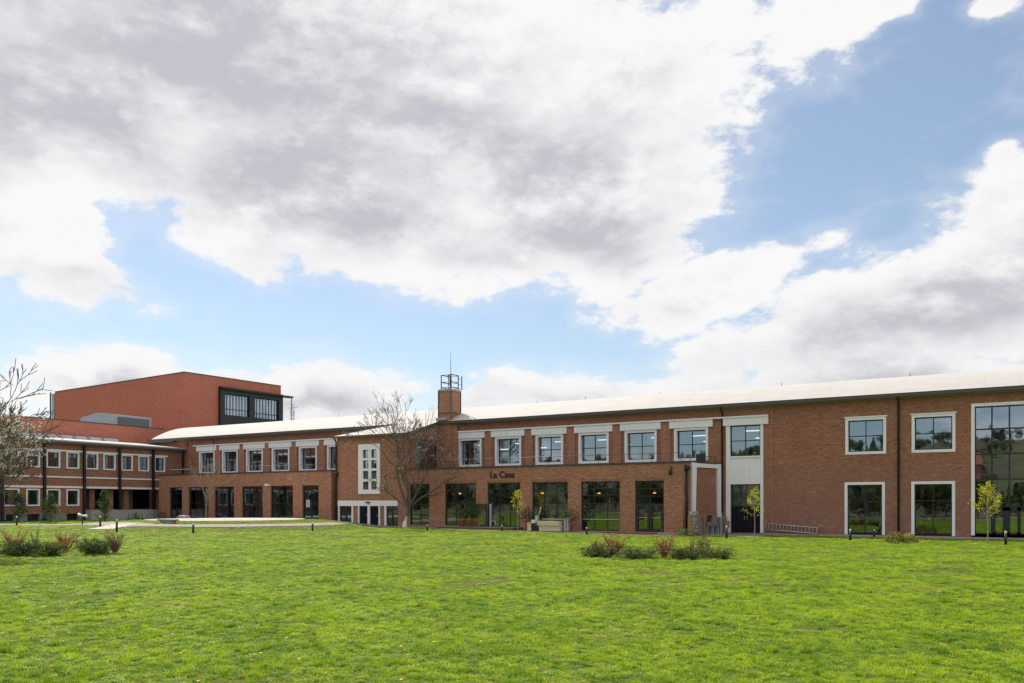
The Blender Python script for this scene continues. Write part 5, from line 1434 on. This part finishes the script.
# bicycle leaning by the loggia
def bicycle(u, Y, label, rz):
    p = onY(u, 503, Y); z_ = zg(p.x, p.y)
    root = empty('bicycle', (p.x, p.y, z_), label, 'bicycle'); root.rotation_euler.z = rz; OFF[root.name] = Vector((0, 0, 0))
    for s in (-.52, .52):
        mb = MB(); ring = [(s + .33 * math.cos(a * PI / 10), 0, .34 + .33 * math.sin(a * PI / 10)) for a in range(21)]; mb.tube(ring, .022, 5, cap=False)
        for a in range(6): mb.tube([(s, 0, .34), (s + .32 * math.cos(a * PI / 3), 0, .34 + .32 * math.sin(a * PI / 3))], .004, 3)
        mb.build('wheel', M['black'], root)
    mb = MB()
    for a, b in (((-.52, 0, .34), (-.05, 0, .32)), ((-.05, 0, .32), (-.2, 0, .82)), ((-.52, 0, .34), (-.18, 0, .74)), ((-.18, 0, .76), (.36, 0, .8)), ((-.05, 0, .32), (.38, 0, .7)), ((.52, 0, .34), (.34, 0, .92))): mb.tube([a, b], .02, 6)
    mb.build('frame', M['dark'], root)
    mb = MB(); mb.tube([(.34, -.25, .98), (.33, 0, .94), (.34, .25, .98)], .014, 5); mb.build('handlebar', M['alu'], root)
    mb = MB(); mb.hexa([(-.34, -.07, .82), (-.06, -.02, .84), (-.06, .02, .84), (-.34, .07, .82), (-.34, -.07, .87), (-.06, -.02, .87), (-.06, .02, .87), (-.34, .07, .87)]); mb.build('saddle', M['black'], root)
bicycle(156.5, 54.6, 'dark bicycle parked between the loggia deck and the annex corner', .9)
bicycle(161.5, 54.3, 'dark bicycle parked closest to the annex corner wall', .2)

# pendant lamps in the restaurant
for i, (u, v, lab) in enumerate(((460, 493.6, 'lit orange pendant lamp behind the leftmost large restaurant window'), (542.5, 493.3, 'lit orange pendant lamp behind the window above the bar counter'),
                    (599, 493.4, 'lit orange pendant lamp inside the widest restaurant window'), (654.5, 493, 'lit orange pendant lamp above the double glass door'))):
    p = onY(u, v, YB + 1.6); root = empty('pendant_lamp', p, lab, 'lamp', 'pendant lamps in the restaurant')
    mb = MB(); mb.tube([(p.x, p.y, p.z + .1), (p.x, p.y, 4.68)], .012, 4); mb.build('cord', M['black'], root)
    mb = MB(); mb.lathe([(.02, p.z + .08), (.06, p.z + .07), (.15, p.z - .04), (.14, p.z - .04), (.01, p.z + .05)], p.x, p.y, 14); mb.build('lamp_shade', M['pendant'], root)
# a few tables and chairs inside
for i, u in enumerate((452, 545, 606)):
    x = XY(u, 57.6); root = empty('cafe_table', (x, 57.6, .17), ('round cafe table inside the leftmost large window', 'round cafe table inside the window above the counter', 'round cafe table inside the widest window')[i], 'table', 'cafe tables')
    mb = MB(); mb.lathe([(.01, .88), (.42, .88), (.42, .92), (.01, .92)], x, 57.6, 20); mb.build('table_top', M['timber'], root)
    mb = MB(); mb.lathe([(.22, .17), (.22, .19), (.03, .21), (.03, .88)], x, 57.6, 12); mb.build('leg', M['black'], root)
    chair(x - .75, 57.6, .17, PI / 2, ('cafe chair left of the table inside the leftmost large window', 'cafe chair left of the table inside the window above the counter', 'cafe chair left of the table inside the widest window')[i], 'timber')

# ------------------------------------------------------------------ the land behind the photographer (mirrored in the panes)
def bushy_mesh(seed, H, W, n, ls, mats, trunk=.18, shape='round'):
    r = random.Random(seed); mb = MB()
    mb.tube([(0, 0, -.3), (.1, 0, H * .45), (0, .1, H * .8)], [trunk, trunk * .7, trunk * .2], 6, mi=1, cap=False)
    blobs = [(Vector((r.uniform(-.3, .3) * W, r.uniform(-.3, .3) * W, H * r.uniform(.4, .85))), W * r.uniform(.22, .4)) for _ in range(12)] if shape == 'round' else None
    for _ in range(n):
        if shape == 'round':
            c, R_ = r.choice(blobs); v = rvec(r); v = v.normalized() * R_ * r.uniform(.6, 1.05); p = c + v
        else:
            t = r.random() ** .7; a = r.random() * 6.283; R_ = W * .5 * (1 - t) * r.uniform(.5, 1.1); p = Vector((math.cos(a) * R_, math.sin(a) * R_, H * (.08 + .92 * t)))
        leafq(mb, p, r.uniform(.6, 1.3) * ls, r, aspect=.7)
    xs = mb
    me = bpy.data.meshes.new('tree_mesh'); me.from_pydata(mb.v, [], mb.f); me.materials.append(mats[0]); me.materials.append(mats[1])
    me.polygons.foreach_set('material_index', mb.m); me.update(); return me
back = [(-58, -38, 'round', 'broad spring tree on the lawn behind the photographer, furthest left'), (-24, -52, 'cone', 'dark conifer behind the photographer near the middle'), (6, -44, 'round', 'broad spring tree behind the photographer right of the conifer'),
        (24, -60, 'cone', 'dark conifer behind the photographer on the right'), (-40, -70, 'round', 'far spring tree behind the photographer, deeper left'), (46, -50, 'round', 'broad spring tree behind the photographer, furthest right'), (-8, -85, 'cone', 'smaller conifer far behind the photographer'), (-80, -60, 'cone', 'dark conifer behind the photographer at the far left')]
mR = bushy_mesh(1, 8, 6, 2600, .2, (M['wood_leaf'], M['bark'])); mCn = bushy_mesh(2, 9, 4.2, 2600, .2, (M['leaf_conifer'], M['bark']), shape='cone')
def split_tree(me, x, y, s, label, name):
    root = empty(name, (x, y, zg(x, y)), label, 'tree', 'trees behind the photographer')
    for nm, keep in (('crown', 0), ('trunk', 1)):
        o = bpy.data.objects.new(nm, parts[(me.name, keep)]); col.objects.link(o); o.parent = root
    root.scale = (s, s, s); root.rotation_euler.z = x
parts = {}
for me in (mR, mCn):
    for keep in (0, 1):
        m2 = bpy.data.meshes.new('part'); idx = [p.index for p in me.polygons if p.material_index == keep]
        vm = {}; vs = []; fs = []
        for i in idx:
            f = []
            for v in me.polygons[i].vertices:
                if v not in vm: vm[v] = len(vs); vs.append(tuple(me.vertices[v].co))
                f.append(vm[v])
            fs.append(f)
        m2.from_pydata(vs, [], fs); m2.materials.append(me.materials[keep]); m2.update(); parts[(me.name, keep)] = m2
for x, y, k, lab in back: split_tree(mR if k == 'round' else mCn, x, y, .8 + .3 * ((x * 7) % 1 if x else .5), lab, 'spring_tree' if k == 'round' else 'dark_conifer')
hz = [(-120, -150), (-78, -165), (-44, -152), (-12, -170), (18, -158), (52, -168), (95, -155)]
walls = [(.6, .55, .42), (.5, .22, .15), (.65, .63, .6), (.45, .2, .14), (.6, .5, .35), (.62, .6, .58), (.5, .4, .3)]
names_ = ('cream', 'brick red', 'white', 'rust red', 'sand', 'pale grey', 'tan')
M['tile'] = flat_mat('clay_roof_tiles', (.28, .10, .06), .8, .25, 1)
for i, (x, y) in enumerate(hz):
    z = zg(x, y); root = empty('hillside_house', (x, y, z), names_[i] + ' walled house with a clay roof on the slope behind the photographer', 'house', 'houses on the slope behind the photographer')
    root.rotation_euler.z = (i % 3 - 1) * .25; OFF[root.name] = Vector((0, 0, 0))
    m_w = flat_mat('house_wall_' + names_[i].replace(' ', '_'), walls[i], .8, .08)
    mb = MB(); mb.box(-6, 6, -4, 4, -2, 5.2)
    for s in (-6, 6): mb.quad([(s, -4, 5.2), (s, 4, 5.2), (s, 0, 8.2)])
    mb.build('wall', m_w, root)
    mb = MB()
    for s in (-1, 1): mb.hexa([(-6.5, s * 4.6, 4.75), (6.5, s * 4.6, 4.75), (6.5, 0, 8.25), (-6.5, 0, 8.25), (-6.5, s * 4.6, 4.95), (6.5, s * 4.6, 4.95), (6.5, 0, 8.45), (-6.5, 0, 8.45)])
    mb.build('roof', M['tile'], root)
    for k in range(3): mb = MB(); mb.box(-4.4 + k * 3.4, -3 + k * 3.4, 3.97, 4.06, 2.2, 3.8); mb.build('window', M['dark'], root)

# instancing helper: countless small things become one object
def scatter(name, pts, rots, scls, meshes, mat=None):
    cl = bpy.data.collections.new(name + '_pieces')
    for i, me in enumerate(meshes): o = bpy.data.objects.new(name + '_piece', me); cl.objects.link(o)
    me = bpy.data.meshes.new(name); me.from_pydata(pts, [], [])
    a = me.attributes.new('rot', 'FLOAT_VECTOR', 'POINT'); a.data.foreach_set('vector', [c for t in rots for c in t])
    a = me.attributes.new('scl', 'FLOAT_VECTOR', 'POINT'); a.data.foreach_set('vector', [c for t in scls for c in (t if isinstance(t, tuple) else (t, t, t))])
    ob = bpy.data.objects.new(name, me); col.objects.link(ob)
    ng = bpy.data.node_groups.new(name + '_scatter', 'GeometryNodeTree')
    ng.interface.new_socket('Geometry', in_out='INPUT', socket_type='NodeSocketGeometry'); ng.interface.new_socket('Geometry', in_out='OUTPUT', socket_type='NodeSocketGeometry')
    n = ng.nodes; l = ng.links
    gi = n.new('NodeGroupInput'); go = n.new('NodeGroupOutput'); ip = n.new('GeometryNodeInstanceOnPoints')
    ci = n.new('GeometryNodeCollectionInfo'); ci.inputs['Collection'].default_value = cl; ci.inputs['Separate Children'].default_value = True; ci.inputs['Reset Children'].default_value = True
    ar = n.new('GeometryNodeInputNamedAttribute'); ar.data_type = 'FLOAT_VECTOR'; ar.inputs['Name'].default_value = 'rot'
    as_ = n.new('GeometryNodeInputNamedAttribute'); as_.data_type = 'FLOAT_VECTOR'; as_.inputs['Name'].default_value = 'scl'
    l.new(gi.outputs[0], ip.inputs['Points']); l.new(ci.outputs[0], ip.inputs['Instance']); ip.inputs['Pick Instance'].default_value = True
    l.new(ar.outputs['Attribute'], ip.inputs['Rotation']); l.new(as_.outputs['Attribute'], ip.inputs['Scale']); l.new(ip.outputs[0], go.inputs[0])
    md = ob.modifiers.new('scatter', 'NODES'); md.node_group = ng
    return ob
r = random.Random(31); P_, R_, S_ = [], [], []
for _ in range(1500):
    y = (-115 - 260 * r.random() ** .9) if _ > 330 else r.uniform(-62, -38); x = r.uniform(-360, 260) if _ > 330 else r.uniform(-260, 150)
    if any(abs(x - hx) < 9 and abs(y - hy) < 9 for hx, hy in hz): continue
    if mnoise.noise(Vector((x * .02, y * .02, 9))) < -.12: continue
    P_.append((x, y, zg(x, y))); R_.append((0, 0, r.random() * 6)); S_.append(r.uniform(.6, 1.25) if _ > 330 else r.uniform(.45, .8))
    if _ > 330: S_[-1] *= .55
w1 = bushy_mesh(11, 8, 7, 500, .5, (M['wood_leaf'], M['bark'])); w2 = bushy_mesh(12, 9, 6, 450, .5, (M['leaf_conifer'], M['bark']), shape='cone'); w3 = bushy_mesh(13, 7, 7, 420, .5, (M['wood_leaf'], M['bark']))
o = scatter('woodland', P_, R_, S_, [w1, w3, w2, w1]); tag(o, 'spring woodland covering the slope behind the photographer', 'woodland', kind='stuff')

# ------------------------------------------------------------------ grass
def blade_clump(seed, n, R_, h0, h1, wid, broad=.15):
    r = random.Random(seed); mb = MB()
    for _ in range(n):
        a = r.random() * 6.283; q = R_ * r.random() ** .5; p = Vector((math.cos(a) * q, math.sin(a) * q, -.01))
        h = r.uniform(h0, h1); b = r.random() * 6.283; d = Vector((math.cos(b), math.sin(b), 0)); s = Vector((-d.y, d.x, 0)) * wid * r.uniform(.6, 1.3)
        ln = r.uniform(.15, .9) * h
        if r.random() < broad:           # clover and dandelion leaves
            c = p + Vector((0, 0, h * .75)); e = d * .017 * r.uniform(.7, 1.4); e.z = r.uniform(-.008, .01); t = Vector((-d.y, d.x, r.uniform(-.5, .5))) * .011
            mb.quad([c - e, c - t, c + e + Vector((0, 0, wid)), c + t], None, 0)
        else:
            m_ = p + d * ln * .35 + Vector((0, 0, h * .6)); t = p + d * ln + Vector((0, 0, h))
            mb.quad([p - s, p + s, m_ + s * .7, m_ - s * .7], None, 0); mb.quad([m_ - s * .7, m_ + s * .7, t], None, 0)
    me = bpy.data.meshes.new('clump'); me.from_pydata(mb.v, [], mb.f); me.materials.append(M['grass']); me.update(); return me
def grass_mat():
    m = bpy.data.materials.new('grass_blades'); m.use_nodes = True
    N = NT(m.node_tree); b = m.node_tree.nodes['Principled BSDF']; out = m.node_tree.nodes['Material Output']
    g = N.add('ShaderNodeNewGeometry').outputs['Position']; oi = N.add('ShaderNodeObjectInfo').outputs['Random']
    n1 = N.noise(g, .55, 5, .6); n2 = N.noise(g, 3.2, 4, .6); n3 = N.noise(g, 40, 2, .5)
    f = N.math('ADD', N.math('ADD', N.math('MULTIPLY', n1, .45), N.math('MULTIPLY', n2, .35)), N.math('MULTIPLY', n3, .2))
    f = N.math('ADD', N.ramp(f, .36, .64), N.math('MULTIPLY', N.math('SUBTRACT', oi, .5), .8), clamp=True)
    c = N.mix(f, (.15, .30, .011), (.47, .61, .014))
    dry = N.noise(g, .28, 5, .6)
    c = N.mix(N.math('MULTIPLY', N.ramp(dry, .58, .72), .45), c, (.40, .36, .12))
    N.put(b.inputs['Base Color'], c); b.inputs['Roughness'].default_value = .5; b.inputs['Specular IOR Level'].default_value = .4
    t = N.add('ShaderNodeBsdfTranslucent'); N.put(t.inputs[0], c)
    mx = N.add('ShaderNodeMixShader'); mx.inputs[0].default_value = .48
    N.l.new(b.outputs[0], mx.inputs[1]); N.l.new(t.outputs[0], mx.inputs[2]); N.l.new(mx.outputs[0], out.inputs[0])
    return m
M['grass'] = grass_mat()
r = random.Random(1234); P_, R_, S_ = [], [], []
def free(x, y):
    if y > YB - 2.3 and -53.5 < x < -18.5: return False
    if y > YB - .1 and x < -18: return False
    if y > 59.3 and x >= -18: return False
    if -19 < x < -13.8 and y > 55.5: return False
    if x < XW + .4: return False
    d = math.hypot(x - MC.x, y - MC.y)
    if d < MR + .15 or (9.15 < d < 10.75 and y < MC.y + 3): return False
    # the garden path
    for a, b in zip(PL[:-1], PL[1:]):
        ab = b - a; t = max(0, min(1, (Vector((x, y)) - a).dot(ab) / ab.length_squared)); 
        if (Vector((x, y)) - a - ab * t).length < 1.2: return False
    return True
bands = [(8.5, 14, 105, .7, 1.0), (14, 22, 64, .85, .9), (22, 34, 36, 1.05, .75), (34, 50, 22, 1.3, .62), (50, 92, 11, 1.7, .55)]
for r0, r1, dens, sc_, hz_ in bands:
    half = rad(62 if r0 < 50 else 40)
    n = int((r1 * r1 - r0 * r0) * half * dens)
    for _ in range(n):
        d = math.sqrt(r.uniform(r0 * r0, r1 * r1)); a = r.uniform(-half, half) - HEAD * -1
        x = -math.sin(HEAD + (a - HEAD)) * d; y = math.cos(HEAD + (a - HEAD)) * d
        if y > YA - .8 or (d > 8 and not free(x, y)): continue
        tall = mnoise.noise(Vector((x * .8, y * .8, 5)))
        bare = mnoise.noise(Vector((x * .35, y * .35, 15)))
        if bare > .40 and r.random() < .85: continue
        P_.append((x, y, zg(x, y))); R_.append((r.uniform(-.12, .12), r.uniform(-.12, .12), r.random() * 6.283))
        q_ = r.uniform(.6, 1.25); S_.append((sc_ * q_, sc_ * q_, min(sc_, 1.0) * hz_ * q_ * .85 * (1 + .4 * tall)))
print('grass clumps', len(P_))
cls = [blade_clump(50 + i, 64, .15, .03, .085, .0055, .35 if i % 2 else .12) for i in range(6)]
cls += [blade_clump(70, 70, .10, .05, .13, .006, .8), blade_clump(71, 60, .12, .03, .07, .005, .95), blade_clump(72, 50, .08, .09, .19, .0055, .1)]
g = scatter('grass', P_, R_, S_, cls); tag(g, 'thick bright green spring grass covering the lawn', 'grass', kind='stuff')
# dandelions
mb = MB()
for k in range(8):
    a = k * PI / 4; mb.quad([(0, 0, .055), (.022 * math.cos(a), .022 * math.sin(a), .06), (.024 * math.cos(a + .6), .024 * math.sin(a + .6), .058)])
M['dandelion'] = flat_mat('dandelion_petal', (.75, .5, .02), .6, .1)
dm = bpy.data.meshes.new('flower'); dm.from_pydata(mb.v, [], mb.f); dm.materials.append(M['dandelion']); dm.update()
r = random.Random(9); P_, R_, S_ = [], [], []
for _ in range(260):
    d = math.sqrt(r.uniform(80, 1600)); a = HEAD + r.uniform(-.65, .65); x, y = -math.sin(a) * d, math.cos(a) * d
    if not free(x, y): continue
    P_.append((x, y, zg(x, y) + .02)); R_.append((0, 0, r.random() * 6)); S_.append(r.uniform(.8, 1.5))
o = scatter('dandelions', P_, R_, S_, [dm]); tag(o, 'tiny yellow dandelion flowers dotted over the lawn', 'flowers', kind='stuff')
